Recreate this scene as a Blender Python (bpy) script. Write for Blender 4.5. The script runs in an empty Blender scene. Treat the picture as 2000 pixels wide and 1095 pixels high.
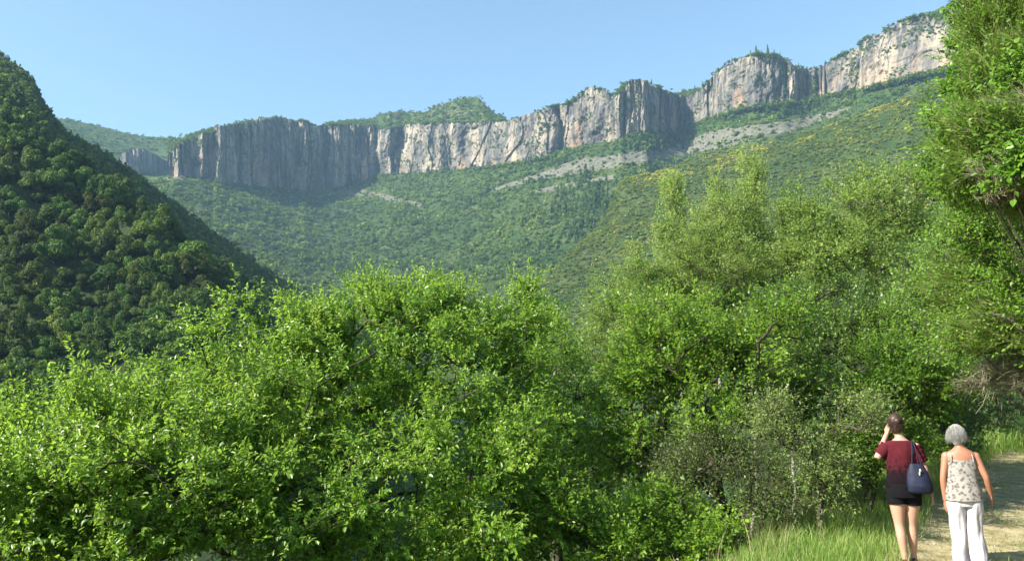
import bpy, math, random
import numpy as np
from mathutils import Vector

# ------------------------------------------------------------------ camera, sky, sun, exposure
SC = bpy.context.scene
COL = SC.collection
FPX = 1600.0                                  # focal length in pixels of the 2000 px wide photograph
PITCH = math.atan(267.5 / FPX)
cam_d = bpy.data.cameras.new('camera')
cam_d.sensor_width = 36.0
cam_d.lens = 36.0 * FPX / 2000.0
cam_d.clip_start = 0.1
cam_d.clip_end = 20000.0
cam = bpy.data.objects.new('camera', cam_d)
COL.objects.link(cam)
cam.location = (0, 0, 0)
cam.rotation_euler = (math.pi / 2 + PITCH, 0, 0)
SC.camera = cam

SUN_EL = math.radians(35)
SUN_AZ = math.radians(246)               # compass angle of the sun, clockwise from +Y
world = bpy.data.worlds.new('World')
SC.world = world
world.use_nodes = True
wn = world.node_tree.nodes
bg = wn['Background']
sky = wn.new('ShaderNodeTexSky')
sky.sky_type = 'NISHITA'
sky.sun_disc = False
sky.sun_elevation = SUN_EL
sky.sun_rotation = SUN_AZ
sky.air_density = 1.0
sky.dust_density = 0.8
sky.ozone_density = 0.45
tint = wn.new('ShaderNodeMix'); tint.data_type = 'RGBA'; tint.blend_type = 'MULTIPLY'
tint.inputs[0].default_value = 1.0
tint.inputs[7].default_value = (0.86, 0.98, 0.97, 1)
world.node_tree.links.new(sky.outputs[0], tint.inputs[6])
world.node_tree.links.new(tint.outputs[2], bg.inputs[0])
bg.inputs[1].default_value = 0.088

sd = bpy.data.lights.new('sun', 'SUN')
sd.energy = 5.0
sd.angle = math.radians(0.5)
sd.color = (1.0, 0.93, 0.82)
sun = bpy.data.objects.new('sun', sd)
COL.objects.link(sun)
to_sun = Vector((math.sin(SUN_AZ) * math.cos(SUN_EL), math.cos(SUN_AZ) * math.cos(SUN_EL), math.sin(SUN_EL)))
sun.rotation_euler = to_sun.to_track_quat('Z', 'Y').to_euler()

SC.view_settings.view_transform = 'Standard'
SC.view_settings.look = 'None'
SC.view_settings.exposure = 1.62
SC.view_settings.gamma = 1.0
SC.view_settings.use_curve_mapping = False
SC.cycles.max_bounces = 6
SC.cycles.diffuse_bounces = 3
SC.cycles.transmission_bounces = 4
SC.cycles.volume_bounces = 0
SC.cycles.use_denoising = True

rng = np.random.default_rng(7)
random.seed(7)

# ------------------------------------------------------------------ helpers
CP, SP = math.cos(PITCH), math.sin(PITCH)

def P(px, py, Y):
    """point in the world seen at photo pixel (px, py) at forward distance Y"""
    px = np.asarray(px, float); py = np.asarray(py, float); Y = np.asarray(Y, float)
    u = (px - 1000) / FPX
    v = (547.5 - py) / FPX
    dy = CP - v * SP
    dz = SP + v * CP
    k = Y / dy
    return np.stack(np.broadcast_arrays(u * k, Y, dz * k), -1)

def _h(ix, iy, iz, seed):
    n = (ix * 374761393 + iy * 668265263 + iz * 2147483647 % 1013 * 1274126177 + iz * 1103515245 + seed * 144665) & 0xFFFFFFFF
    n = ((n ^ (n >> 13)) * 1274126177) & 0xFFFFFFFF
    n = n ^ (n >> 16)
    return (n & 0xFFFF) / 65535.0 * 2 - 1

def vnoise(p, seed=0):
    p = np.asarray(p, float)
    if p.shape[-1] == 2:
        p = np.concatenate([p, np.zeros(p.shape[:-1] + (1,))], -1)
    i = np.floor(p).astype(np.int64)
    f = p - i
    f = f * f * (3 - 2 * f)
    r = 0
    for a in (0, 1):
        for b in (0, 1):
            for c in (0, 1):
                w = (f[..., 0] if a else 1 - f[..., 0]) * (f[..., 1] if b else 1 - f[..., 1]) * (f[..., 2] if c else 1 - f[..., 2])
                r = r + w * _h(i[..., 0] + a, i[..., 1] + b, i[..., 2] + c, seed)
    return r

def fbm(p, seed=0, oct=4, gain=0.5):
    p = np.asarray(p, float)
    r = 0; a = 1.0; s = 0
    for k in range(oct):
        r = r + a * vnoise(p * (2.03 ** k) + k * 17.3, seed + k)
        s += a; a *= gain
    return r / s

def unit(v):
    return v / np.maximum(np.linalg.norm(v, axis=-1, keepdims=True), 1e-9)

def add_mesh(name, verts, faces, mat, parent=None, smooth=False, attrs=None, loc=None):
    """faces: (N,4) or (N,3) int array, or a list of such arrays"""
    me = bpy.data.meshes.new(name)
    verts = np.asarray(verts, np.float32)
    fl = faces if isinstance(faces, list) else [faces]
    fl = [np.asarray(f, np.int32) for f in fl if len(f)]
    me.vertices.add(len(verts))
    me.vertices.foreach_set('co', verts.ravel())
    nl = sum(f.size for f in fl)
    nf = sum(len(f) for f in fl)
    me.loops.add(nl)
    me.loops.foreach_set('vertex_index', np.concatenate([f.ravel() for f in fl]))
    me.polygons.add(nf)
    cnt = np.concatenate([np.full(len(f), f.shape[1], np.int32) for f in fl])
    me.polygons.foreach_set('loop_start', np.concatenate([[0], np.cumsum(cnt)[:-1]]).astype(np.int32))
    me.polygons.foreach_set('loop_total', cnt)
    me.polygons.foreach_set('use_smooth', np.full(nf, bool(smooth)))
    if attrs:
        for k, (dom, val) in attrs.items():
            at = me.attributes.new(k, 'FLOAT', dom)
            at.data.foreach_set('value', np.asarray(val, np.float32))
    me.update(calc_edges=True)
    me.validate()
    if mat is not None:
        me.materials.append(mat)
    o = bpy.data.objects.new(name, me)
    COL.objects.link(o)
    if parent is not None:
        o.parent = parent
    if loc is not None:
        o.location = loc
    return o

def tag(o, label=None, cat=None, group=None, kind=None):
    if label: o['label'] = label
    if cat: o['category'] = cat
    if group: o['group'] = group
    if kind: o['kind'] = kind
    return o

def empty(name, loc):
    o = bpy.data.objects.new(name, None)
    o.empty_display_size = 0.3
    o.location = tuple(float(c) for c in loc)
    COL.objects.link(o)
    return o

def grid_faces(nu, nv):
    i = np.arange(nu - 1)[:, None]; j = np.arange(nv - 1)[None, :]
    a = i * nv + j
    return np.stack([a, a + 1, a + nv + 1, a + nv], -1).reshape(-1, 4)

# ------------------------------------------------------------------ materials
def new_mat(name):
    m = bpy.data.materials.new(name)
    m.use_nodes = True
    nt = m.node_tree
    return m, nt, nt.nodes['Principled BSDF'], nt.nodes['Material Output']

def N(nt, t, **kw):
    n = nt.nodes.new(t)
    for k, v in kw.items():
        setattr(n, k, v)
    return n

def noise(nt, vec, scale, detail=4, rough=0.55):
    n = N(nt, 'ShaderNodeTexNoise')
    n.inputs['Scale'].default_value = scale
    n.inputs['Detail'].default_value = detail
    n.inputs['Roughness'].default_value = rough
    if vec is not None: nt.links.new(vec, n.inputs['Vector'])
    return n

def ramp(nt, fac, stops):
    r = N(nt, 'ShaderNodeValToRGB')
    e = r.color_ramp.elements
    while len(e) < len(stops): e.new(0.5)
    for k, (p, c) in enumerate(stops):
        e[k].position = p
        e[k].color = (c[0], c[1], c[2], 1) if not isinstance(c, (int, float)) else (c, c, c, 1)
    nt.links.new(fac, r.inputs[0])
    return r

def mixc(nt, fac, a, b, mode='MIX'):
    m = N(nt, 'ShaderNodeMix', data_type='RGBA', blend_type=mode)
    for s, x in ((m.inputs[0], fac), (m.inputs[6], a), (m.inputs[7], b)):
        if hasattr(x, 'links') or hasattr(x, 'is_linked'): nt.links.new(x, s)
        elif isinstance(x, (tuple, list)): s.default_value = (x[0], x[1], x[2], 1)
        else: s.default_value = x
    return m.outputs[2]

def leaf_mat(name, dark, mid, light, trans=0.35, rough=0.42, spec=0.5, objvar=0.25, patch=0.0):
    m, nt, b, out = new_mat(name)
    at = N(nt, 'ShaderNodeAttribute', attribute_name='tint')
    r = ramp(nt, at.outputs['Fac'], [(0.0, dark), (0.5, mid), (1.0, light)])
    oi = N(nt, 'ShaderNodeObjectInfo')
    mr = N(nt, 'ShaderNodeMapRange')
    nt.links.new(oi.outputs['Random'], mr.inputs[0])
    mr.inputs[3].default_value = 1 - objvar; mr.inputs[4].default_value = 1 + objvar
    hs = N(nt, 'ShaderNodeHueSaturation')
    nt.links.new(r.outputs[0], hs.inputs['Color'])
    nt.links.new(mr.outputs[0], hs.inputs['Value'])
    mh = N(nt, 'ShaderNodeMapRange')
    ml = N(nt, 'ShaderNodeMath', operation='FRACT')
    mm = N(nt, 'ShaderNodeMath', operation='MULTIPLY')
    nt.links.new(oi.outputs['Random'], mm.inputs[0]); mm.inputs[1].default_value = 7.31
    nt.links.new(mm.outputs[0], ml.inputs[0]); nt.links.new(ml.outputs[0], mh.inputs[0])
    mh.inputs[3].default_value = 0.5 - 0.05 * objvar; mh.inputs[4].default_value = 0.5 + 0.06 * objvar
    nt.links.new(mh.outputs[0], hs.inputs['Hue'])
    colr = hs.outputs[0]
    nt.links.new(colr, b.inputs['Base Color'])
    b.inputs['Roughness'].default_value = rough
    b.inputs['Specular IOR Level'].default_value = spec
    tr = N(nt, 'ShaderNodeBsdfTranslucent')
    tc = mixc(nt, 0.55, colr, tuple(min(1, c * 1.9) for c in light))
    nt.links.new(tc, tr.inputs[0])
    mx = N(nt, 'ShaderNodeMixShader')
    mx.inputs[0].default_value = trans
    nt.links.new(b.outputs[0], mx.inputs[1]); nt.links.new(tr.outputs[0], mx.inputs[2])
    nt.links.new(mx.outputs[0], out.inputs[0])
    return m

def plain(name, col, rough=0.8, var=0.25, scale=30, spec=0.3, bump=0.0):
    m, nt, b, out = new_mat(name)
    tc = N(nt, 'ShaderNodeTexCoord')
    n = noise(nt, tc.outputs['Object'], scale, 5)
    r = ramp(nt, n.outputs[0], [(0.3, [c * (1 - var) for c in col]), (0.7, [min(1, c * (1 + var)) for c in col])])
    nt.links.new(r.outputs[0], b.inputs['Base Color'])
    b.inputs['Roughness'].default_value = rough
    b.inputs['Specular IOR Level'].default_value = spec
    if bump:
        bp = N(nt, 'ShaderNodeBump'); bp.inputs['Strength'].default_value = bump
        nt.links.new(n.outputs[0], bp.inputs['Height']); nt.links.new(bp.outputs[0], b.inputs['Normal'])
    return m

M = {}
M['walnut'] = leaf_mat('walnut_leaf', (0.062, 0.155, 0.010), (0.135, 0.265, 0.016), (0.255, 0.380, 0.045), 0.50, 0.38, 0.55, 0.05)
M['bright'] = leaf_mat('bright_leaf', (0.065, 0.150, 0.010), (0.125, 0.240, 0.014), (0.205, 0.325, 0.026), 0.46, 0.45, 0.35, 0.05)
M['olive'] = leaf_mat('olive_leaf', (0.050, 0.110, 0.012), (0.135, 0.232, 0.026), (0.300, 0.395, 0.100), 0.48, 0.5, 0.3, 0.08)
M['dark'] = leaf_mat('dark_leaf', (0.035, 0.080, 0.010), (0.075, 0.145, 0.016), (0.145, 0.225, 0.030), 0.34, 0.42, 0.45, 0.1)
M['grey'] = leaf_mat('grey_leaf', (0.065, 0.115, 0.022), (0.130, 0.195, 0.040), (0.230, 0.300, 0.090), 0.38, 0.5, 0.3, 0.1)
M['lime'] = leaf_mat('lime_leaf', (0.062, 0.145, 0.010), (0.110, 0.235, 0.016), (0.185, 0.320, 0.036), 0.44, 0.42, 0.4, 0.05)
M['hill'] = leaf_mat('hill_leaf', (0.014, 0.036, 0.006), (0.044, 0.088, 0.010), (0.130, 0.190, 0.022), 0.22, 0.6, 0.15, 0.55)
M['far'] = leaf_mat('far_leaf', (0.022, 0.056, 0.010), (0.085, 0.150, 0.018), (0.190, 0.250, 0.034), 0.22, 0.7, 0.1, 0.0)
M['broad_scrub'] = leaf_mat('scrub_leaf', (0.045, 0.085, 0.012), (0.125, 0.180, 0.022), (0.380, 0.360, 0.035), 0.2, 0.7, 0.1, 0.0)
M['grass'] = leaf_mat('grass_blade', (0.075, 0.160, 0.018), (0.150, 0.265, 0.035), (0.300, 0.360, 0.110), 0.4, 0.5, 0.4, 0.0)
M['straw'] = leaf_mat('straw_blade', (0.16, 0.17, 0.06), (0.30, 0.28, 0.13), (0.46, 0.42, 0.24), 0.3, 0.6, 0.3, 0.0)
M['broom'] = leaf_mat('broom_stem', (0.075, 0.145, 0.022), (0.170, 0.250, 0.046), (0.320, 0.350, 0.140), 0.30, 0.6, 0.3, 0.0)
M['dry'] = leaf_mat('dry_stem', (0.12, 0.12, 0.07), (0.24, 0.22, 0.14), (0.42, 0.38, 0.26), 0.1, 0.7, 0.2, 0.0)
M['bark'] = plain('bark', (0.060, 0.052, 0.038), 0.9, 0.45, 12, 0.2, 0.5)
M['pale_bark'] = plain('pale_bark', (0.24, 0.22, 0.18), 0.9, 0.55, 16, 0.2, 0.5)

def terrain_mat(name, cols, scale, mask_col=None, extra=None):
    m, nt, b, out = new_mat(name)
    tc = N(nt, 'ShaderNodeTexCoord')
    n = noise(nt, tc.outputs['Object'], scale, 8, 0.65)
    r = ramp(nt, n.outputs[0], [(0.30, cols[0]), (0.5, cols[1]), (0.70, cols[2])])
    c = r.outputs[0]
    if mask_col:
        at = N(nt, 'ShaderNodeAttribute', attribute_name='mask')
        n2 = noise(nt, tc.outputs['Object'], scale * 5, 8, 0.7)
        r2 = ramp(nt, n2.outputs[0], [(0.3, mask_col[0]), (0.7, mask_col[1])])
        ad = N(nt, 'ShaderNodeMath', operation='ADD')
        n3 = noise(nt, tc.outputs['Object'], scale * 2.3, 6, 0.7)
        nt.links.new(at.outputs['Fac'], ad.inputs[0]); nt.links.new(n3.outputs[0], ad.inputs[1])
        rr = ramp(nt, ad.outputs[0], [(0.85, 0.0), (1.05, 1.0)])
        c = mixc(nt, rr.outputs[0], c, r2.outputs[0])
    nt.links.new(c, b.inputs['Base Color'])
    b.inputs['Roughness'].default_value = 0.95
    b.inputs['Specular IOR Level'].default_value = 0.1
    bp = N(nt, 'ShaderNodeBump'); bp.inputs['Strength'].default_value = 0.6; bp.inputs['Distance'].default_value = 0.3 / scale
    n4 = noise(nt, tc.outputs['Object'], scale * 4, 8, 0.7)
    nt.links.new(n4.outputs[0], bp.inputs['Height']); nt.links.new(bp.outputs[0], b.inputs['Normal'])
    return m

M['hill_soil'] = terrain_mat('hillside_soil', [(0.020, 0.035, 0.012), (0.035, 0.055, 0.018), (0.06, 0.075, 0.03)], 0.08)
M['far_soil'] = terrain_mat('far_slope_soil', [(0.02, 0.045, 0.010), (0.04, 0.070, 0.016), (0.085, 0.10, 0.035)], 0.03,
                            [(0.06, 0.07, 0.04), (0.19, 0.175, 0.15)])

def rock_mat():
    m, nt, b, out = new_mat('limestone_cliff')
    tc = N(nt, 'ShaderNodeTexCoord')
    def mp(s):
        q = N(nt, 'ShaderNodeMapping'); q.inputs['Scale'].default_value = s
        nt.links.new(tc.outputs['Object'], q.inputs['Vector']); return q.outputs[0]
    n1 = noise(nt, mp((0.045, 0.045, 0.012)), 1.0, 8, 0.6)
    base = ramp(nt, n1.outputs[0], [(0.36, (0.070, 0.070, 0.070)), (0.45, (0.15, 0.14, 0.125)), (0.54, (0.26, 0.225, 0.175)), (0.66, (0.37, 0.315, 0.235))])
    n2 = noise(nt, mp((0.022, 0.022, 0.012)), 1.3, 5, 0.6)
    st = ramp(nt, n2.outputs[0], [(0.52, 0.0), (0.66, 1.0)])
    at = N(nt, 'ShaderNodeAttribute', attribute_name='low')      # height on the wall: iron stains sit low, lichen and dark runs high
    mu = N(nt, 'ShaderNodeMath', operation='MULTIPLY')
    nt.links.new(st.outputs[0], mu.inputs[0]); nt.links.new(at.outputs['Fac'], mu.inputs[1])
    c = mixc(nt, mu.outputs[0], base.outputs[0], (0.46, 0.29, 0.17))
    n3 = noise(nt, mp((0.16, 0.16, 0.012)), 1.0, 7, 0.65)
    sk = ramp(nt, n3.outputs[0], [(0.47, 0.0), (0.58, 1.0)])
    m1 = N(nt, 'ShaderNodeMath', operation='SUBTRACT'); m1.inputs[0].default_value = 1.12
    nt.links.new(at.outputs['Fac'], m1.inputs[1])
    m2 = N(nt, 'ShaderNodeMath', operation='MULTIPLY', use_clamp=True)
    nt.links.new(sk.outputs[0], m2.inputs[0]); nt.links.new(m1.outputs[0], m2.inputs[1])
    c = mixc(nt, m2.outputs[0], c, (0.07, 0.07, 0.07))
    n5 = noise(nt, mp((0.06, 0.06, 0.09)), 1.0, 8, 0.7)
    sg = ramp(nt, n5.outputs[0], [(0.58, 0.0), (0.63, 1.0)])
    c = mixc(nt, sg.outputs[0], c, (0.055, 0.080, 0.030))
    nt.links.new(c, b.inputs['Base Color'])
    b.inputs['Roughness'].default_value = 0.95
    b.inputs['Specular IOR Level'].default_value = 0.1
    bp = N(nt, 'ShaderNodeBump'); bp.inputs['Strength'].default_value = 0.9; bp.inputs['Distance'].default_value = 6.0
    n4 = noise(nt, mp((0.14, 0.14, 0.025)), 1.0, 10, 0.7)
    nt.links.new(n4.outputs[0], bp.inputs['Height']); nt.links.new(bp.outputs[0], b.inputs['Normal'])
    return m
M['rock'] = rock_mat()

# ------------------------------------------------------------------ near ground: path, verge, bank, one sheet out to the horizon
PATH_PTS = np.array([(-8, -2.6), (0, 1.6), (9.1, 5.15), (14, 8.1), (20, 12.7), (28, 19.5), (40, 31), (60, 52), (6000, 6000)], float)
def path_x(y): return np.interp(y, PATH_PTS[:, 0], PATH_PTS[:, 1])
def path_z(y): return np.interp(y, [-50, 9.5, 14, 20, 28, 40, 60], [-1.61, -1.61, -1.38, -0.95, -0.55, -0.1, 1.0])
def lateral(x, y):
    sl = (path_x(y + 1.5) - path_x(y - 1.5)) / 3.0
    return (x - path_x(y)) / np.sqrt(1 + sl * sl)
VALLEY = -24.0
def ground_h(x, y):
    x = np.asarray(x, float); y = np.asarray(y, float)
    d = lateral(x, y)
    L = np.maximum(-d - 1.05, 0)
    R = np.maximum(d - 1.35, 0)
    hl = -(0.10 * np.minimum(L, 1.5) + 0.66 * np.maximum(L - 1.5, 0))
    hr = 0.20 * np.minimum(R, 0.5) + 0.72 * np.clip(R - 0.5, 0, 9) + 0.25 * np.clip(R - 9.5, 0, 60)
    h = path_z(y) + hl + hr
    h = h + fbm(np.stack([x, y], -1) * 0.35, 3, 3) * (0.03 + 0.25 * np.clip(L / 4, 0, 1) + 0.2 * np.clip(R / 3, 0, 1))
    h = h - 0.05 * np.exp(-((np.abs(d) - 0.55) / 0.22) ** 2)      # two worn tracks
    far = np.clip((np.hypot(x, y) - 90) / 120, 0, 1)
    far = far * far * (3 - 2 * far)
    h = h * (1 - far) + VALLEY * far
    return np.maximum(h, VALLEY + 0.4 * fbm(np.stack([x, y], -1) * 0.05, 9, 2))

def axis(fine_lo, fine_hi, step, far):
    a = np.arange(fine_lo, fine_hi + step, step)
    g = step * 1.12 ** np.arange(1, 200); g = np.cumsum(g); g = g[g < far]
    return np.concatenate([(fine_lo - g)[::-1], a, fine_hi + g])
gx = axis(-2, 16, 0.10, 4000); gy = axis(3, 26, 0.12, 4000)
GX, GY = np.meshgrid(gx, gy, indexing='ij')
GZ = ground_h(GX, GY)
D = lateral(GX, GY)
gm, nt, b, out = new_mat('meadow_ground')
tc = N(nt, 'ShaderNodeTexCoord')
na = noise(nt, tc.outputs['Object'], 1.3, 8, 0.65)
ra = ramp(nt, na.outputs[0], [(0.3, (0.022, 0.036, 0.011)), (0.5, (0.040, 0.058, 0.018)), (0.7, (0.080, 0.085, 0.036))])  # off-path ground: leaf litter, with shade under the growth darkened into the colour
nb = noise(nt, tc.outputs['Object'], 3.5, 10, 0.7)
rb = ramp(nt, nb.outputs[0], [(0.33, (0.14, 0.13, 0.06)), (0.46, (0.30, 0.26, 0.14)), (0.58, (0.42, 0.36, 0.21)), (0.72, (0.52, 0.46, 0.30))])
at = N(nt, 'ShaderNodeAttribute', attribute_name='worn')
nc = noise(nt, tc.outputs['Object'], 2.4, 6, 0.7)
ad = N(nt, 'ShaderNodeMath', operation='ADD')
nt.links.new(at.outputs['Fac'], ad.inputs[0]); nt.links.new(nc.outputs[0], ad.inputs[1])
rc = ramp(nt, ad.outputs[0], [(0.80, 0.0), (1.0, 1.0)])
nt.links.new(mixc(nt, rc.outputs[0], ra.outputs[0], rb.outputs[0]), b.inputs['Base Color'])
b.inputs['Roughness'].default_value = 0.95; b.inputs['Specular IOR Level'].default_value = 0.1
bp = N(nt, 'ShaderNodeBump'); bp.inputs['Strength'].default_value = 0.8; bp.inputs['Distance'].default_value = 0.04
nd = noise(nt, tc.outputs['Object'], 14, 8, 0.7)
nt.links.new(nd.outputs[0], bp.inputs['Height']); nt.links.new(bp.outputs[0], b.inputs['Normal'])
worn = np.clip(1.25 - np.abs(D) / 1.5, 0, 0.75)
o = add_mesh('ground', np.stack([GX, GY, GZ], -1).reshape(-1, 3), grid_faces(len(gx), len(gy)), gm, smooth=True,
             attrs={'worn': ('POINT', worn.ravel())})
tag(o, kind='structure')

# ------------------------------------------------------------------ far terrain sheets
class Sheet:
    """a terrain surface given by rows of (px, py, Y) control curves; rows run from the lowest to the highest"""
    def __init__(self, rows, px0, px1, nu, nv, amp, fr, seed, smooth_rows=True):
        pxs = np.linspace(px0, px1, nu)
        t = np.linspace(0, 1, nv)
        n = len(rows)
        pts = []
        for r in rows:
            r = np.array(r, float)
            pts.append(P(pxs, np.interp(pxs, r[:, 0], r[:, 1]), np.interp(pxs, r[:, 0], r[:, 2])))
        pts = np.array(pts)                      # rows, nu, 3
        k = t * (n - 1)
        i = np.minimum(k.astype(int), n - 2); f = (k - i)[None, :, None]
        q = pts.transpose(1, 0, 2)
        V = q[:, i] * (1 - f) + q[:, i + 1] * f
        w = np.sin(np.pi * np.clip(t, 0, 1))[None, :] * 0.8 + 0.2
        V[..., 2] += amp * fbm(V / fr, seed, 5) * w
        self.V = V; self.pxs = pxs; self.nu = nu; self.nv = nv
    def build(self, name, mat, mask=None):
        at = {'mask': ('POINT', mask.ravel())} if mask is not None else None
        return add_mesh(name, self.V.reshape(-1, 3), grid_faces(self.nu, self.nv), mat, smooth=True, attrs=at)
    def sample(self, n, rg):
        a = self.V[:-1, :-1]; b_ = self.V[1:, :-1]; c = self.V[:-1, 1:]
        ar = np.linalg.norm(np.cross(b_ - a, c - a), axis=-1).ravel()
        idx = rg.choice(len(ar), n, p=ar / ar.sum())
        i, j = np.unravel_index(idx, a.shape[:2])
        u = rg.random((n, 1)); v = rg.random((n, 1))
        return (self.V[i, j] * (1 - u) * (1 - v) + self.V[i + 1, j] * u * (1 - v) + self.V[i, j + 1] * (1 - u) * v + self.V[i + 1, j + 1] * u * v)

def pix(p):
    """photo pixel of world points"""
    p = np.asarray(p, float)
    yy = p[..., 1] * CP + p[..., 2] * SP
    zz = -p[..., 1] * SP + p[..., 2] * CP
    return 1000 + FPX * p[..., 0] / yy, 547.5 - FPX * zz / yy

# cliff line: px, py of foot, py of rock rim, forward distance
CL = np.array([
    (330, 352, 300, 1075), (343, 350, 286, 1060), (362, 350, 276, 1078), (382, 352, 272, 1090), (391, 354, 262, 1085), (404, 356, 258, 1100),
    (412, 357, 262, 1110), (424, 358, 243, 1100), (445, 362, 246, 1125), (466, 364, 240, 1140), (504, 370, 233, 1170), (550, 374, 232, 1205),
    (580, 376, 240, 1225), (592, 377, 236, 1215), (613, 377, 245, 1240), (648, 374, 244, 1265), (690, 364, 243, 1290), (735, 344, 248, 1310),
    (744, 340, 250, 1292), (760, 342, 252, 1275), (800, 341, 243, 1262), (830, 340, 240, 1240), (855, 338, 240, 1222), (880, 336, 240, 1214),
    (910, 332, 239, 1190), (960, 325, 238, 1150), (994, 321, 235, 1118), (1012, 318, 228, 1100), (1042, 312, 221, 1082), (1078, 304, 209, 1062),
    (1117, 292, 200, 1040), (1130, 289, 190, 1030), (1150, 286, 172, 1022), (1165, 285, 173, 1016), (1180, 284, 176, 1008), (1192, 281, 187, 1003),
    (1206, 276, 182, 996), (1213, 272, 178, 985), (1222, 270, 168, 996), (1231, 268, 155, 998), (1252, 264, 155, 1004), (1262, 263, 160, 1002),
    (1270, 262, 163, 1018), (1291, 260, 172, 1048), (1321, 256, 185, 1082), (1340, 246, 190, 1110), (1366, 236, 176, 1075), (1390, 232, 152, 1035),
    (1405, 228, 137, 1010), (1420, 223, 126, 992), (1450, 213, 113, 968), (1475, 209, 108, 955), (1510, 206, 108, 945), (1530, 203, 116, 940),
    (1556, 198, 130, 950), (1580, 192, 134, 962), (1603, 188, 134, 955), (1618, 184, 124, 930), (1665, 178, 99, 895), (1695, 172, 76, 870),
    (1731, 164, 62, 845), (1742, 161, 49, 838), (1775, 154, 39, 822), (1804, 148, 30, 805), (1841, 141, 36, 790), (1850, 139, 26, 785),
    (1868, 134, 6, 775), (1930, 118, -40, 745), (2050, 95, -70, 700), (2300, 60, -110, 640)], float)
cpx = np.concatenate([np.arange(330, 1900, 1.25), np.arange(1900, 2300, 5)])
foot = np.interp(cpx, CL[:, 0], CL[:, 1]); rim = np.interp(cpx, CL[:, 0], CL[:, 2]); Yc = np.interp(cpx, CL[:, 0], CL[:, 3])

def wall(name, cpx, foot, rim, Yc, nrow, seed, amp=1.0, foot_over=14, lean=10):
    rim = rim + 3.2 * fbm(np.stack([cpx / 9, cpx * 0], -1), seed + 40, 3)
    cpx0 = cpx
    t = np.linspace(0, 1, nrow)[None, :]
    py = (foot[:, None] + foot_over) * (1 - t) + rim[:, None] * t
    pxx = np.repeat(cpx[:, None], nrow, 1)
    q = P(pxx, py, Yc[:, None])
    s = pxx * Yc[:, None] / FPX                                      # metres along the wall
    z = q[..., 2]
    amp_s = np.clip(0.66 + (pxx - 640) / 200, 0.66, 1.0)
    def col(a_, w_, zw, sd, o_=3):                    # near-vertical structure: a profile along the wall, shifted a little with height
        q_ = s + 0.45 * w_ * fbm(np.stack([s / 50, z / zw], -1), sd + 50, 3)
        return fbm(np.stack([q_ / a_, z / (a_ * 14)], -1), sd, o_)
    r1_ = col(34, 9, 35, seed); r2_ = col(13, 5, 20, seed + 5); r3_ = col(60, 10, 60, seed + 7, 2)
    hi_t = fbm(np.stack([s / 40, z / 25], -1), seed + 61, 3)
    crack = np.exp(-(r1_ / 0.06) ** 2) * 11 * (0.5 + np.clip(hi_t + .5, 0, 1)) + np.exp(-(r2_ / 0.08) ** 2) * 5 * np.clip(hi_t * 2 + 0.6, 0, 1)
    blocks = np.round(col(26, 6, 30, seed + 13, 2) * 3.0) / 3.0 * 12
    rough_ = fbm(np.stack([s / 4.2, z / 19], -1), seed + 9, 4)
    mid_ = fbm(np.stack([s / 14, z / 50], -1), seed + 19, 3)
    dY = (-9 * np.abs(r1_) * 2 + crack + blocks - 5.5 * rough_ - 7 * mid_ - 2.2 * fbm(np.stack([s / 2.2, z / 6], -1), seed + 29, 3) + 20 * r3_ + lean * t ** 1.5) * amp * amp_s + 6
    dY = dY + 5 * np.clip(1 - t / 0.2, 0, 1)
    shift = 11 * fbm(np.stack([z / 60, s / 90], -1), seed + 71, 2) + 2 * fbm(np.stack([z / 14, s / 25], -1), seed + 72, 3)
    dY = dY + np.interp(pxx + shift, cpx0, Yc) - Yc[:, None]      # spurs and corners run down the wall unevenly
    k = 1 + dY / Yc[:, None]
    V = q * k[..., None]
    o = add_mesh(name, V.reshape(-1, 3), grid_faces(len(cpx), nrow), M['rock'], smooth=False,
                 attrs={'low': ('POINT', np.clip(1.15 - 1.5 * t, 0, 1).repeat(len(cpx), 0).ravel())})
    tag(o, kind='structure')
    return V
cliffV = wall('cliff', cpx, foot, rim, Yc, 76, 11)
c2 = np.arange(232, 344, 1.5)
wall('cliff', c2, np.interp(c2, [232, 345], [345, 352]), np.interp(c2, [232, 238, 252, 282, 305, 320, 345], [330, 300, 291, 290, 302, 312, 322]),
     np.interp(c2, [232, 250, 345], [1270, 1250, 1330]), 36, 77, 0.8)

# plateau and hump behind the rim
rimV = cliffV[:, -1]
sk = np.array([(330, 275), (424, 247), (504, 229), (550, 228), (613, 243), (648, 238), (725, 231), (746, 220), (774, 216), (830, 218), (847, 207), (880, 196), (904, 188),
               (934, 187), (949, 205), (970, 222), (994, 234), (1042, 221), (1117, 200), (1150, 172), (1192, 187), (1231, 155), (1252, 155), (1321, 184), (1335, 178), (1366, 172),
               (1405, 137), (1450, 112), (1510, 108), (1556, 130), (1603, 135), (1665, 99), (1742, 49), (1804, 30), (1868, 6), (2300, -110)], float)
skp = np.interp(cpx, sk[:, 0], sk[:, 1])
hump = np.clip(np.interp(cpx, CL[:, 0], CL[:, 2]) - skp, 0, 99)
nb_ = 14
tt = np.linspace(0, 1, nb_)
back = np.zeros((len(cpx), nb_, 3))
Yr = rimV[:, 1]
gone = np.clip((tt * 1.0), 0, 1)
for j, t_ in enumerate(tt):
    Yb = Yr + 5 + 110 * t_
    pyb = (np.interp(cpx, CL[:, 0], CL[:, 2]) + 1.0) * (1 - min(1, t_ * 1.6)) + (skp + 1.5) * min(1, t_ * 1.6)
    pb = P(cpx, pyb, Yb)
    pb[:, 2] += np.where(hump > 4, 2.0, -0.5 - 8 * t_) * fbm(pb[:, :2] / 22, 31, 3) - 6 * t_ * (hump < 4)
    if t_ > 0.65: pb[:, 2] -= (t_ - 0.65) * 120
    back[:, j] = pb
back[:, 0] = rimV
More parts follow.
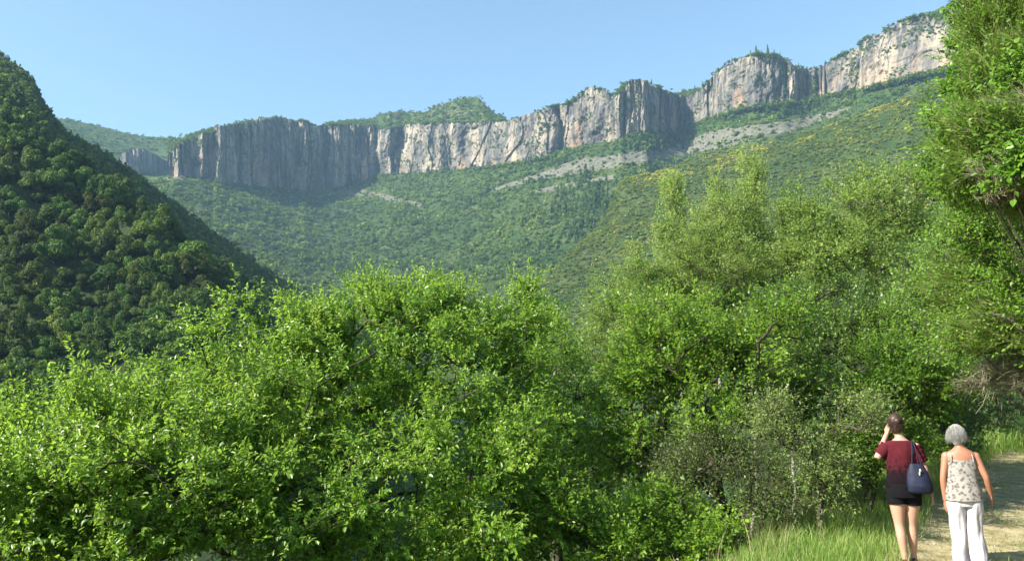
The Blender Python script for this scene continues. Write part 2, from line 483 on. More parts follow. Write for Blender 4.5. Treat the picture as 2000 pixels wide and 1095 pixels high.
plate = add_mesh('plateau', back.reshape(-1, 3), grid_faces(len(cpx), nb_), M['far_soil'], smooth=True,
                 attrs={'mask': ('POINT', np.full(len(cpx) * nb_, 0.35))})
tag(plate, kind='structure')

FOOT = cliffV[:, 8]
# slope under the cliffs
footY = Yc - 2
r_top = np.stack([cpx, foot - 4, footY + 6], -1)
def below(px): # lowest visible row
    return np.interp(px, [0, 400, 600, 1000, 1200, 2300], [560, 620, 660, 700, 700, 760])
def lerp_row(f, ypow, sag=0):
    py = (foot - 4) * (1 - f) + below(cpx) * f
    Yb = np.interp(cpx, [0, 400, 700, 1000, 1300, 2300], [560, 560, 520, 470, 430, 380])
    return np.stack([cpx, py, (footY + 6) * (1 - f) ** ypow + Yb * (1 - (1 - f) ** ypow)], -1)
far_rows = [np.stack([cpx, np.full_like(cpx, 1040.), np.full_like(cpx, 240.)], -1), np.stack([cpx, below(cpx) + 150, np.full_like(cpx, 340.)], -1),
            lerp_row(0.97, 0.95), lerp_row(0.72, .95), lerp_row(0.5, .95), lerp_row(0.27, .95), lerp_row(0.1, .95), r_top]
left_ext = np.array([(60, 300, 1250), (200, 345, 1150), (330, 352, 1068)], float)
far_rows = [np.concatenate([np.stack([left_ext[:, 0], r[0, 1] + (left_ext[:, 1] - 352) * (i_ / 7), r[0, 2] + (left_ext[:, 2] - 1068) * (i_ / 7)], -1)[:-1], r]) for i_, r in enumerate(far_rows)]
farS = Sheet(far_rows, 60, 2290, 420, 190, 14, 90, 21)
fx, fy = pix(farS.V)
def band(px, py, pts, half):
    """1 inside a band that follows pts (px, py) with half height"""
    pts = np.array(pts, float)
    c = np.interp(px, pts[:, 0], pts[:, 1], left=-999, right=-999)
    h = np.interp(px, pts[:, 0], half)
    return np.clip(1.3 - np.abs(py - c) / np.maximum(h, 1), 0, 1)
scree_pts = [(960, 372), (1050, 345), (1130, 325), (1220, 312), (1300, 300), (1400, 272), (1500, 255), (1600, 232), (1660, 212)]
scree_h = [2, 8, 16, 14, 12, 22, 14, 10, 3]
def scree_at(px, py):
    m = band(px, py, scree_pts, scree_h)
    m = np.maximum(m, 0.8 * band(px, py, [(1040, 375), (1200, 345)], [5, 6]))
    m = np.maximum(m, 0.75 * band(px, py, [(640, 372), (720, 378), (780, 392), (830, 400)], [9, 8, 8, 4]))
    m = np.maximum(m, 0.8 * band(px, py, [(325, 348), (360, 347)], [5, 5]))
    return m
o = farS.build('hillside', M['far_soil'], scree_at(fx, fy)); tag(o, kind='structure')

# near spur on the right
edge = np.array([(980, 640), (1000, 615), (1060, 560), (1130, 478), (1185, 420), (1215, 352), (1300, 330), (1400, 300), (1500, 282), (1600, 255), (1700, 220), (1800, 180), (1900, 150), (2300, 80)], float)
sp = np.arange(980, 2300, 6.0)
ey = np.interp(sp, edge[:, 0], edge[:, 1])
eY = np.interp(sp, [980, 1215, 1500, 1850, 2300], [520, 690, 690, 610, 520])
def srow(f, Ybot=(430, 330, 210, 120)):
    by = np.interp(sp, [980, 1300, 2300], [760, 780, 800])
    Yb = np.interp(sp, [980, 1300, 1800, 2300], Ybot)
    return np.stack([sp, ey * (1 - f) + by * f, eY * (1 - f) ** 1.0 + Yb * f], -1)
def behind(dp, dY): return np.stack([sp, ey + dp, eY + dY], -1)
spurS = Sheet([np.stack([sp, np.full_like(sp, 1060.), np.interp(sp, [980, 2300], [230, 80])], -1), np.stack([sp, np.full_like(sp, 870.), np.interp(sp, [980, 2300], [380, 110])], -1), srow(0.97), srow(0.7), srow(0.45), srow(0.2), srow(0.04), behind(0, 4), behind(8, 40), behind(60, 70)],
              980, 2290, 260, 190, 9, 60, 33)
sx, sy = pix(spurS.V)
o = spurS.build('hillside', M['far_soil'], 0.25 * np.clip(fbm(spurS.V / 40, 5, 3) * 2, 0, 1)); tag(o, kind='structure')

# distant ridge on the left
rp = np.arange(-500, 470, 10.0)
rt = np.interp(rp, [-500, 0, 80, 130, 190, 240, 300, 380, 470], [150, 205, 224, 231, 243, 256, 266, 272, 290])
ridgeS = Sheet([np.stack([rp, rt + 260, 900 + 0 * rp], -1), np.stack([rp, rt + 130, 1150 + 0 * rp], -1), np.stack([rp, rt + 45, 1380 + 0 * rp], -1), np.stack([rp, rt + 14, 1480 + 0 * rp], -1),
                np.stack([rp, rt + 2, 1560 + 0 * rp], -1), np.stack([rp, rt + 60, 1750 + 0 * rp], -1)], -500, 465, 160, 90, 12, 80, 55)
o = ridgeS.build('hills', M['far_soil'], np.zeros((160, 90))); tag(o, kind='structure')

# wooded hill on the left: a lit front spur and a shaded flank behind it
ap = np.arange(-900, 640, 10.0)
ae = np.interp(ap, [-900, -300, 0, 80, 150, 230, 320, 390, 440, 480, 540, 640], [-150, 110, 240, 290, 345, 402, 475, 545, 605, 655, 730, 800])
aY = np.interp(ap, [-900, 0, 230, 440, 640], [210, 225, 210, 180, 150])
def arow(f):
    by = np.interp(ap, [-900, 0, 400, 640], [900, 860, 850, 860])
    Yb = np.interp(ap, [-900, 0, 640], [110, 120, 125])
    return np.stack([ap, ae * (1 - f) + by * f, aY * (1 - f) + Yb * f], -1)
hillA = Sheet([np.stack([ap, ap * 0 + 1150, ap * 0 + 95], -1), arow(1), arow(0.75), arow(0.5), arow(0.25), arow(0.05), np.stack([ap, ae, aY + 12], -1), np.stack([ap, ae + 40, aY + 45], -1)],
              -900, 640, 170, 120, 12, 42, 61)
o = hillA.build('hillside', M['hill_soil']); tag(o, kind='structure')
bp_ = np.arange(-900, 760, 10.0)
be = np.interp(bp_, [-900, -200, 0, 50, 90, 130, 250, 330, 430, 520, 600, 700, 760], [-330, 0, 122, 156, 232, 270, 342, 408, 478, 540, 588, 650, 700])
bY = np.interp(bp_, [-900, 0, 300, 600, 760], [390, 450, 480, 470, 420])
def brow(off, Y):
    return np.stack([bp_, be + off, np.minimum(bY, 0 * bp_ + Y) if Y < 450 else bY], -1)
hillB = Sheet([brow(330, 262), brow(210, 268), brow(128, 276), brow(82, 296), brow(46, 330), brow(20, 382), brow(0, 470), np.stack([bp_, be + 30, bY + 60], -1), np.stack([bp_, be + 170, bY + 160], -1)],
              -900, 755, 150, 90, 7, 60, 63)
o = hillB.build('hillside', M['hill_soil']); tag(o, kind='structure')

# ------------------------------------------------------------------ foliage geometry
def quads(pos, ax, nr, ln, wd):
    """flat pointed leaves, 4 verts each"""
    sd_ = unit(np.cross(nr, ax)) * wd[:, None] * 0.5
    tip = pos + ax * ln[:, None]
    mid = pos + ax * (ln * 0.45)[:, None]
    V = np.stack([pos, mid + sd_, tip, mid - sd_], 1).reshape(-1, 3)
    F = np.arange(len(pos) * 4).reshape(-1, 4)
    return V, F

def leaves6(pos, ax, nr, ln, wd, fold=0.25, droop=0.15):
    """pointed oval leaves folded along the midrib, 6 verts and 2 faces each"""
    s = unit(np.cross(nr, ax)); n = unit(np.cross(ax, s))
    L = ln[:, None]; w = wd[:, None] * 0.5
    base = pos
    tip = pos + ax * L - n * L * droop
    l1 = pos + ax * L * 0.30 + s * w + n * w * fold
    l2 = pos + ax * L * 0.68 + s * w * 0.80 + n * (w * fold - L * droop * 0.4)
    r1 = pos + ax * L * 0.30 - s * w + n * w * fold
    r2 = pos + ax * L * 0.68 - s * w * 0.80 + n * (w * fold - L * droop * 0.4)
    V = np.stack([base, l1, l2, tip, r2, r1], 1).reshape(-1, 3)
    b0 = np.arange(len(pos))[:, None] * 6
    F = np.concatenate([b0 + np.array([[0, 1, 2, 3]]), b0 + np.array([[0, 3, 4, 5]])], 1).reshape(-1, 4)
    return V, F

def tubes(A, B, ra_, rb_, sides=3):
    """straight tapered tubes from A to B"""
    A = np.asarray(A, float); B = np.asarray(B, float)
    d = unit(B - A)
    h = np.where(np.abs(d[:, 2:3]) < 0.9, np.array([[0, 0, 1.0]]), np.array([[1.0, 0, 0]]))
    u = unit(np.cross(d, h)); v = np.cross(d, u)
    an = np.arange(sides) * 2 * np.pi / sides
    ring = u[:, None] * np.cos(an)[None, :, None] + v[:, None] * np.sin(an)[None, :, None]
    ra_ = np.broadcast_to(ra_, (len(A),)); rb_ = np.broadcast_to(rb_, (len(A),))
    V = np.concatenate([A[:, None] + ring * ra_[:, None, None], B[:, None] + ring * rb_[:, None, None]], 1)
    i = np.arange(sides); j = (i + 1) % sides
    f = np.stack([i, j, j + sides, i + sides], -1)
    F = (np.arange(len(A))[:, None, None] * 2 * sides + f[None]).reshape(-1, 4)
    return V.reshape(-1, 3), F

def limb(pts, rad, sides=7):
    """one bent tapered limb through pts"""
    pts = np.asarray(pts, float); n = len(pts)
    tg = unit(np.gradient(pts, axis=0))
    up = np.array([0.13, 1.0, 0.17])
    u = unit(np.cross(tg, up)); v = np.cross(tg, u)
    an = np.arange(sides) * 2 * np.pi / sides
    V = pts[:, None] + (u[:, None] * np.cos(an)[None, :, None] + v[:, None] * np.sin(an)[None, :, None]) * np.asarray(rad)[:, None, None]
    i = np.arange(sides); j = (i + 1) % sides
    F = []
    for k in range(n - 1):
        F.append(np.stack([i + k * sides, j + k * sides, j + (k + 1) * sides, i + (k + 1) * sides], -1))
    return V.reshape(-1, 3), np.concatenate(F)

def dense_path(p, n):
    t = np.linspace(0, 1, len(p)); u = np.linspace(0, 1, n)
    return np.stack([np.interp(u, t, p[:, k]) for k in range(3)], -1)

class Geo:
    def __init__(self): self.V = []; self.F = []; self.n = 0; self.T = []
    def add(self, V, F, tint=None):
        self.V.append(V); self.F.append(F + self.n); self.n += len(V)
        if tint is not None: self.T.append(np.broadcast_to(tint, (len(F),)))
    def build(self, name, mat, parent=None, smooth=False):
        at = {'tint': ('FACE', np.concatenate(self.T))} if self.T else None
        return add_mesh(name, np.concatenate(self.V), np.concatenate(self.F), mat, parent, smooth, at)

def rdir(n, rg):
    return unit(rg.normal(size=(n, 3)))

def near_tree(name, label, cat, blobs, root, mat, bark, n_clump, twigs, lpt, leaf, aspect=0.5, twig=0.42, up=0.25, spread=0.35,
              trunk_r=0.14, seed=1, group=None, hi=True, base_tint=0.5, shell=0.55, extra_limbs=None, droopy=0.0, tvar=0.22, pale_stem=False, lump=11, limb_cap=0.021):
    """a broadleaf tree or bush: blobs (px, py, Y, rx_px, ry_px, rY_m) say where its crown is; root is the foot of the trunk"""
    rg = np.random.default_rng(seed)
    root = np.array(root, float)
    cs = []; rs = []
    for (px, py, Y, rx, ry, rY) in blobs:
        cs.append(P(px, py, Y)); rs.append((rx * Y / FPX, rY, ry * Y / FPX))
    cs = np.array(cs); rs = np.array(rs)
    w = (rs[:, 0] * rs[:, 2] + rs[:, 0] * rs[:, 1]) ; w = w / w.sum()
    if lump:
        c2_, r2__, w2 = [], [], []
        for c, r, ww in zip(cs, rs, w):
            kk = max(1, int(round(lump * min(1.0, r[0] / 1.3))))
            dd = rdir(kk, rg) if kk > 1 else np.zeros((1, 3))
            for q in dd:
                f_ = 0.42 + 0.16 * rg.random() if kk > 1 else 1.0
                c2_.append(c + q * r * 0.66); r2__.append(r * f_); w2.append(ww / kk)
        cl_c, cl_r, w_ = np.array(c2_), np.array(r2__), np.array(w2) / sum(w2)
    else:
        cl_c, cl_r, w_ = cs, rs, w
    bi = rg.choice(len(cl_c), n_clump, p=w_)
    d = rdir(n_clump, rg)
    rad = (shell ** 3 + (1 - shell ** 3) * rg.random(n_clump)) ** (1 / 3)
    rad = rad * (1 + 0.10 * rg.normal(size=n_clump))
    C = cl_c[bi] + d * cl_r[bi] * rad[:, None]
    if lump:                                         # a part of the leafage fills the crown between its boughs
        nf = int(n_clump * (0.38 if hi else 0.16)); bf = rg.choice(len(cs), nf, p=w)
        C[:nf] = cs[bf] + rdir(nf, rg) * rs[bf] * (0.35 + 0.60 * rg.random((nf, 1)))
    C = C[C[:, 2] > ground_h(C[:, 0], C[:, 1]) + 0.15]
    n = len(C)
    # skeleton: every clump hangs on the nearest earlier node
    order = np.argsort(np.linalg.norm(C - root, axis=1))
    nodes = [root]; parent = [-1]
    axis_top = cs.mean(0) * 0.75 + root * 0.25
    for t_ in (0.15, 0.35, 0.6, 1.0):
        q = root + (axis_top - root) * t_ + rg.normal(size=3) * 0.10 * t_ * np.linalg.norm(axis_top - root) * 0.4
        nodes.append(q); parent.append(len(nodes) - 2)
    for c, r in zip(cs, rs):
        a = np.array(nodes)
        k = int(np.argmin(np.linalg.norm(a - c, axis=1) + 0.2 * (a[:, 2] > c[2])))
        q0 = nodes[k]
        mid = (q0 + c) / 2 + rg.normal(size=3) * 0.08 * np.linalg.norm(c - q0) + np.array([0, 0, 0.05])
        nodes.append(mid); parent.append(k)
        nodes.append(c); parent.append(len(nodes) - 2)
    NN = np.zeros((len(nodes) + n, 3)); NN[:len(nodes)] = nodes; m = len(nodes)
    par = parent + [0] * n
    node_of = np.zeros(n, int)
    for ci in order:
        c = C[ci]
        dd = np.linalg.norm(NN[2:m] - c, axis=1)
        k = int(np.argmin(dd)) + 2
        NN[m] = c; par[m] = k; node_of[ci] = m; m += 1
    load = np.zeros(m)
    load[len(nodes):] = 1
    for k in range(m - 1, 0, -1):
        load[par[k]] += load[k]
    rad_n = trunk_r * (np.maximum(load, 0.6) / max(load[0], 1)) ** 0.45
    rad_n[5:] = np.minimum(rad_n[5:], limb_cap)
    g = Geo()
    idx = np.arange(1, m); pa = np.array(par)[1:m]
    A = NN[pa]; B = NN[idx]
    mid = (A + B) / 2 + rg.normal(size=A.shape) * 0.05 * np.linalg.norm(B - A, axis=1)[:, None]
    ra2 = np.minimum(rad_n[pa], rad_n[idx] * 1.35 + 0.001); rb2 = rad_n[idx]
    V, F = tubes(A, mid, ra2, (ra2 + rb2) / 2, 6); g.add(V, F)
    V, F = tubes(mid, B, (ra2 + rb2) / 2, rb2, 6); g.add(V, F)
    if extra_limbs:
        for pts, rr in extra_limbs:
            q = dense_path(np.asarray(pts, float), 26)
            for _ in range(14): q[1:-1] = (q[:-2] + 2 * q[1:-1] + q[2:]) / 4
            q[1:-1] += rg.normal(size=(24, 3)) * 0.006
            V, F = limb(q, np.interp(np.linspace(0, 1, 26), np.linspace(0, 1, len(rr)), rr), 8); g.add(V, F)
    # twigs
    T = n * twigs
    ci = np.repeat(np.arange(n), twigs)
    outward = unit(C - axis_top)[ci]
    td = unit(0.75 * rdir(T, rg) + 0.55 * outward + np.array([0, 0, up]) )
    tl = twig * (0.55 + 0.9 * rg.random(T))
    t0 = C[ci] + rdir(T, rg) * spread * rg.random((T, 1)) ** 0.5 * twig
    t1 = t0 + td * tl[:, None] + np.array([0, 0, -1]) * droopy * (tl ** 2)[:, None]
    V, F = tubes(t0, t1, 0.0042 if hi else 0.003, 0.0015, 3); g.add(V, F)
    top = empty(name, root)
    tag(top, label, cat, group)
    if pale_stem:
        V, F = limb(dense_path(NN[:5] - root, 20), np.linspace(0.036, 0.022, 20) * (1 + 0.15 * np.sin(np.arange(20) * 2.1)), 8)
        add_mesh('stem', V, F, M['pale_bark'], top, True)
    # leaves along twigs
    k = np.tile(np.arange(lpt), T); ti = np.repeat(np.arange(T), lpt)
    f = (k + 0.6 + 0.3 * rg.random(len(k))) / lpt
    pos = t0[ti] + (t1 - t0)[ti] * f[:, None]
    side = unit(np.cross(td[ti], rdir(len(ti), rg)))
    ax = unit(0.55 * td[ti] + 0.85 * side * np.where(f > 0.93, 0.15, 1)[:, None] + np.array([0, 0, -0.18]))
    nr = unit(0.55 * rdir(len(ti), rg) + np.array([-0.25, -0.2, 0.75]))
    ln = leaf * (0.6 + 0.7 * rg.random(len(ti)))
    wd = ln * aspect * (0.8 + 0.4 * rg.random(len(ti)))
    tint_c = rg.normal(size=n) * tvar * 0.8
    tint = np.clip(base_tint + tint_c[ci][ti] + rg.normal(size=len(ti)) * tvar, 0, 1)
    lg = Geo()
    if hi:
        V, F = leaves6(pos, ax, nr, ln, wd); lg.add(V, F, np.repeat(tint, 2))
    else:
        V, F = quads(pos, ax, nr, ln, wd); lg.add(V, F, tint)
    for geo, nm, mt, sm in ((g, 'trunk', bark, True), (lg, 'crown', mat, False)):
        geo.V = [np.concatenate(geo.V) - root]; geo.F = [np.concatenate(geo.F)]
        geo.build(nm, mt, top, sm)
    return top

def on_ground(px, py, Y):
    p = P(px, py, Y)
    return (p[0], p[1], float(ground_h(p[0], p[1])) - 0.1)

# ------------------------------------------------------------------ foreground trees and bushes
near_tree('walnut_tree', 'large bright green walnut tree with glossy pointed leaves filling the lower middle of the view', 'tree',
          [(860, 765, 12.6, 205, 190, 2.0), (640, 775, 11.8, 215, 185, 2.0), (480, 770, 11.6, 150, 150, 1.6), (930, 900, 11.2, 170, 170, 1.7), (700, 960, 10.6, 250, 170, 1.7),
           (500, 1000, 10.0, 230, 150, 1.5), (1000, 680, 12.9, 85, 110, 1.1), (880, 1060, 10.3, 200, 110, 1.4), (560, 690, 12.0, 55, 75, 0.8), (860, 615, 12.7, 110, 58, 0.9), (690, 655, 12.4, 110, 70, 1.0), (1010, 620, 13.2, 55, 55, .8), (740, 610, 12.6, 60, 50, .8)],
          on_ground(720, 1200, 12.6), M['walnut'], M['bark'], 640, 12, 18, 0.062, 0.44, 0.38, 0.35, 0.34, 0.13, seed=2, shell=0.60, lump=16, tvar=0.28, base_tint=0.5,
          extra_limbs=[(P([560, 640, 720, 780], [980, 900, 840, 820], [9.6, 10.2, 10.8, 11.4]), [0.03, 0.024, 0.018, 0.008])])
near_tree('walnut_tree', 'low spreading walnut tree with bare arching twigs in the bottom left corner', 'tree',
          [(330, 870, 10.4, 205, 180, 1.7), (90, 945, 9.6, 175, 165, 1.6), (240, 1010, 8.9, 230, 130, 1.4), (150, 1090, 8.9, 160, 80, 1.0), (20, 1040, 8.8, 150, 130, 1.4), (-110, 960, 9.8, 150, 140, 1.5), (430, 940, 9.4, 150, 160, 1.3), (40, 850, 10.6, 110, 60, .9), (200, 790, 10.8, 90, 60, .9)],
          on_ground(160, 1300, 10.2), M['walnut'], M['bark'], 450, 12, 18, 0.062, 0.44, 0.38, 0.35, 0.34, 0.11, seed=5, shell=0.60, lump=16, tvar=0.28, base_tint=0.55,
          extra_limbs=[(P([150, 215, 290, 330], [960, 895, 905, 960], [8.3, 8.4, 8.5, 8.5]), [0.012, 0.011, 0.009, 0.005]), (P([215, 260, 310], [850, 880, 925], [8.2, 8.3, 8.4]), [0.011, 0.009, 0.005])])
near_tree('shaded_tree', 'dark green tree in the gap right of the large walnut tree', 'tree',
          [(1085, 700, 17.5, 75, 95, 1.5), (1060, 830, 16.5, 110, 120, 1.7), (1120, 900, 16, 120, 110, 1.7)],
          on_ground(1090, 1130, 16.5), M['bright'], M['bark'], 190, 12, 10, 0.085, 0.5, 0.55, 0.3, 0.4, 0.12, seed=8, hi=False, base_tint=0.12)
near_tree('broad_tree', 'broad fresh green tree with a leaning trunk forked low, left of the white-stemmed shrub', 'tree',
          [(1330, 700, 13.6, 150, 120, 1.6), (1230, 800, 13.2, 110, 120, 1.5), (1430, 760, 13.0, 140, 120, 1.6), (1350, 870, 12.6, 130, 90, 1.4), (1270, 650, 13.8, 110, 90, 1.3), (1460, 650, 13.6, 110, 80, 1.2)],
          on_ground(1452, 1100, 11.8), M['bright'], M['bark'], 340, 13, 12, 0.062, 0.58, 0.42, 0.3, 0.32, 0.10, seed=11, hi=False, base_tint=0.52,
          extra_limbs=[(P([1455, 1430, 1400, 1375], [1110, 1050, 985, 920], [11.5, 11.4, 11.5, 11.9]), [0.075, 0.065, 0.05, 0.03]), (P([1440, 1462, 1470], [1060, 990, 900], [11.4, 11.7, 12.2]), [0.05, 0.04, 0.02]), (P([1452, 1395, 1345], [1095, 1035, 990], [11.5, 11.6, 12.0]), [0.05, 0.035, 0.018])])
near_tree('low_bush', 'pale lime green bush at the bottom edge between the walnut tree and the leaning trunk', 'bush',
          [(1090, 1020, 11.2, 95, 80, 0.9), (1300, 1040, 11.2, 100, 70, 0.9), (1190, 1075, 10.8, 80, 50, 0.7), (1380, 1090, 10.8, 60, 40, 0.6)],
          on_ground(1180, 1110, 11.3), M['bright'], M['bark'], 190, 12, 11, 0.06, 0.55, 0.34, 0.35, 0.35, 0.03, seed=13, hi=False, base_tint=0.62)
near_tree('willow_tree', 'grey-green feathery willow behind the left side of the broad fresh green tree', 'tree',
          [(1215, 690, 20, 85, 80, 1.5), (1240, 600, 21, 90, 75, 1.6), (1300, 540, 22, 90, 75, 1.6), (1175, 610, 20, 50, 60, 1.0), (1400, 530, 22, 90, 80, 1.6), (1500, 500, 23, 70, 90, 1.4), (1350, 480, 23, 60, 60, 1.2), (1440, 450, 23, 60, 70, 1.2)],
          on_ground(1230, 1000, 20.5), M['olive'], M['bark'], 380, 13, 11, 0.085, 0.30, 0.5, 0.2, 0.35, 0.12, seed=17, hi=False, limb_cap=0.012, base_tint=0.5, droopy=0.5)
def spire(px, top, Y, rx, bot, label, seed, mat='olive', n=150, bt=0.6, group=None):
    h = bot - top
    rs_ = random.Random(seed)
    bl = []
    for k in range(9):
        f = (k + 0.5) / 9
        bl.append((px + rx * rs_.uniform(-0.35, 0.35) * (0.3 + f), top + h * f, Y + rs_.uniform(-.5, .5), rx * (0.34 + 0.80 * f ** 0.7) * rs_.uniform(.8, 1.15), h * 0.10, rx * Y / FPX * (0.4 + 0.6 * f)))
    near_tree('poplar_tree', label, 'tree', bl, on_ground(px, 900, Y), M[mat], M['pale_bark'], n, 12, 11, 0.085, 0.5, 0.50, 1.4, 0.5, 0.06, seed=seed, hi=False, base_tint=bt, group=group, limb_cap=0.014, lump=0, shell=0.3)
spire(1316, 372, 26, 46, 600, 'slender pale-tipped poplar, leftmost and shortest of the feathery tops', 21, n=170)
spire(1398, 365, 25, 66, 660, 'broad yellow-green poplar between the shortest and the tallest feathery tops', 22, n=240)
spire(1465, 312, 26, 56, 620, 'tallest pale yellow-green poplar, standing above all the trees in the middle right', 23, n=230)
spire(1545, 395, 27, 58, 680, 'grey-green airy tree in the dip right of the tallest poplar', 24, n=190, bt=0.45)
near_tree('oak_tree', 'broad yellow-green oak behind, its top just under the slope of the low scrub', 'tree',
          [(1640, 425, 22, 90, 88, 1.7), (1730, 400, 22, 85, 75, 1.6), (1585, 450, 22, 60, 70, 1.3), (1600, 520, 21, 80, 80, 1.5), (1700, 520, 21, 110, 80, 1.8), (1780, 440, 22, 50, 80, 1.3)],
          on_ground(1680, 900, 21.5), M['olive'], M['bark'], 330, 13, 11, 0.080, 0.55, 0.48, 0.3, 0.34, 0.16, seed=27, hi=False, limb_cap=0.013, base_tint=0.5)
near_tree('holm_oak', 'dark glossy-leaved holm oak with bluish glints right of the broad fresh green tree', 'tree',
          [(1590, 640, 15.8, 110, 90, 1.6), (1700, 640, 16, 110, 95, 1.7), (1560, 760, 15, 90, 90, 1.3), (1800, 560, 17, 60, 100, 1.4), (1820, 680, 16.5, 60, 80, 1.3)],
          on_ground(1690, 1000, 15.9), M['dark'], M['bark'], 330, 12, 11, 0.060, 0.55, 0.42, 0.3, 0.32, 0.15, seed=31, hi=False, base_tint=0.55, tvar=0.3)
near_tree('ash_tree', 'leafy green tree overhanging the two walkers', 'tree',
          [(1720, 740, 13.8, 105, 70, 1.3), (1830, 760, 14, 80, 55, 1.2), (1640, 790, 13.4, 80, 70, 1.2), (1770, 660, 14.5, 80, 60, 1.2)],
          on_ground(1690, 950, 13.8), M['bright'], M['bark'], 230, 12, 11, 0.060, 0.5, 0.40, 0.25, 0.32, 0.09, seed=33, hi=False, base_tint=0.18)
near_tree('grey_shrub', 'small grey-leaved tree on a thin whitish stem at the edge of the grass verge', 'shrub',
          [(1585, 880, 11.0, 75, 60, 0.7), (1540, 830, 11.4, 70, 55, 0.7), (1640, 830, 11.6, 70, 50, 0.7), (1620, 930, 11.0, 45, 40, 0.5)],
          on_ground(1606, 1068, 10.7), M['grey'], M['bark'], 85, 11, 12, 0.045, 0.42, 0.34, 0.25, 0.34, 0.035, seed=35, hi=False, base_tint=0.5, pale_stem=True)
near_tree('tangled_shrub', 'brownish twiggy shrub in the shade under the broad fresh green tree', 'shrub',
          [(1430, 930, 11.8, 90, 70, 0.8), (1500, 990, 11.4, 60, 45, 0.6), (1330, 950, 12.0, 70, 60, .8)],
          on_ground(1470, 1065, 11.7), M['grey'], M['bark'], 120, 12, 7, 0.045, 0.42, 0.40, 0.4, 0.4, 0.03, seed=37, hi=False, base_tint=0.25)
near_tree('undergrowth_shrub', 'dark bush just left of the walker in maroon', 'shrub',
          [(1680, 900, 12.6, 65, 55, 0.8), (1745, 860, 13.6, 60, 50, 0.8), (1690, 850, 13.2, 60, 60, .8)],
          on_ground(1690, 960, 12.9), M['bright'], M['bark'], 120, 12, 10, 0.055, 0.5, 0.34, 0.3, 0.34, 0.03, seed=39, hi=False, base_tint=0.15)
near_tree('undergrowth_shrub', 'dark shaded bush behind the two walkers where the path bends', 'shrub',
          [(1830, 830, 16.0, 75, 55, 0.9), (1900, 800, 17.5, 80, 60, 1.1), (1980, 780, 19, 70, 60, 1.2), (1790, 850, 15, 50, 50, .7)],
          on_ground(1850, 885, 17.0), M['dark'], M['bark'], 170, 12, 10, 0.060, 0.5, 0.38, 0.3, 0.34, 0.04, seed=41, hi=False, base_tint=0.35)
# right bank
near_tree('hazel_bush', 'vivid lime green bush high on the bank at the top right corner', 'bush',
          [(1910, 60, 7.6, 36, 75, 0.5), (1905, 150, 7.4, 40, 60, 0.5), (1885, 225, 7.3, 48, 40, 0.5), (1875, 300, 7.2, 42, 34, 0.45), (1915, 335, 7.4, 70, 40, 0.6), (1950, 200, 7.9, 60, 70, 0.6), (1945, -30, 7.8, 70, 60, .6), (1995, 260, 8.2, 60, 90, .6), (1975, 330, 5.7, 40, 30, .3), (1985, 160, 6.0, 30, 40, .3)],
          (5.6, 8.3, float(ground_h(5.6, 8.3)) - .1), M['lime'], M['bark'], 220, 10, 11, 0.048, 0.62, 0.20, 0.3, 0.3, 0.02, seed=43, hi=True, base_tint=0.5, lump=5)
near_tree('bank_bush', 'sprawling yellow-green bush with dark arching branches on the right edge, above the path', 'bush',
          [(1900, 470, 9.4, 75, 70, 0.8), (1985, 500, 8.8, 80, 90, 0.8), (1880, 580, 9.8, 75, 60, 0.8), (1970, 640, 9.2, 80, 70, 0.8), (1870, 660, 10.4, 60, 55, 0.7), (2040, 600, 8.4, 80, 120, .7), (1960, 420, 9.0, 90, 55, .7), (1850, 480, 10.5, 50, 70, .8), (1990, 430, 7.6, 50, 50, .5)],
          (7.5, 9.6, float(ground_h(7.5, 9.6)) - .1), M['lime'], M['bark'], 330, 11, 11, 0.050, 0.46, 0.34, 0.3, 0.34, 0.04, seed=45, hi=False, base_tint=0.7, tvar=.3,
          extra_limbs=[(P([2010, 1960, 1930, 1880], [650, 615, 612, 618], [8.2, 8.4, 8.6, 9.0]), [0.022, 0.016, 0.012, 0.006]), (P([2010, 1960, 1900], [560, 545, 555], [8.3, 8.4, 8.6]), [0.014, 0.01, 0.004])])

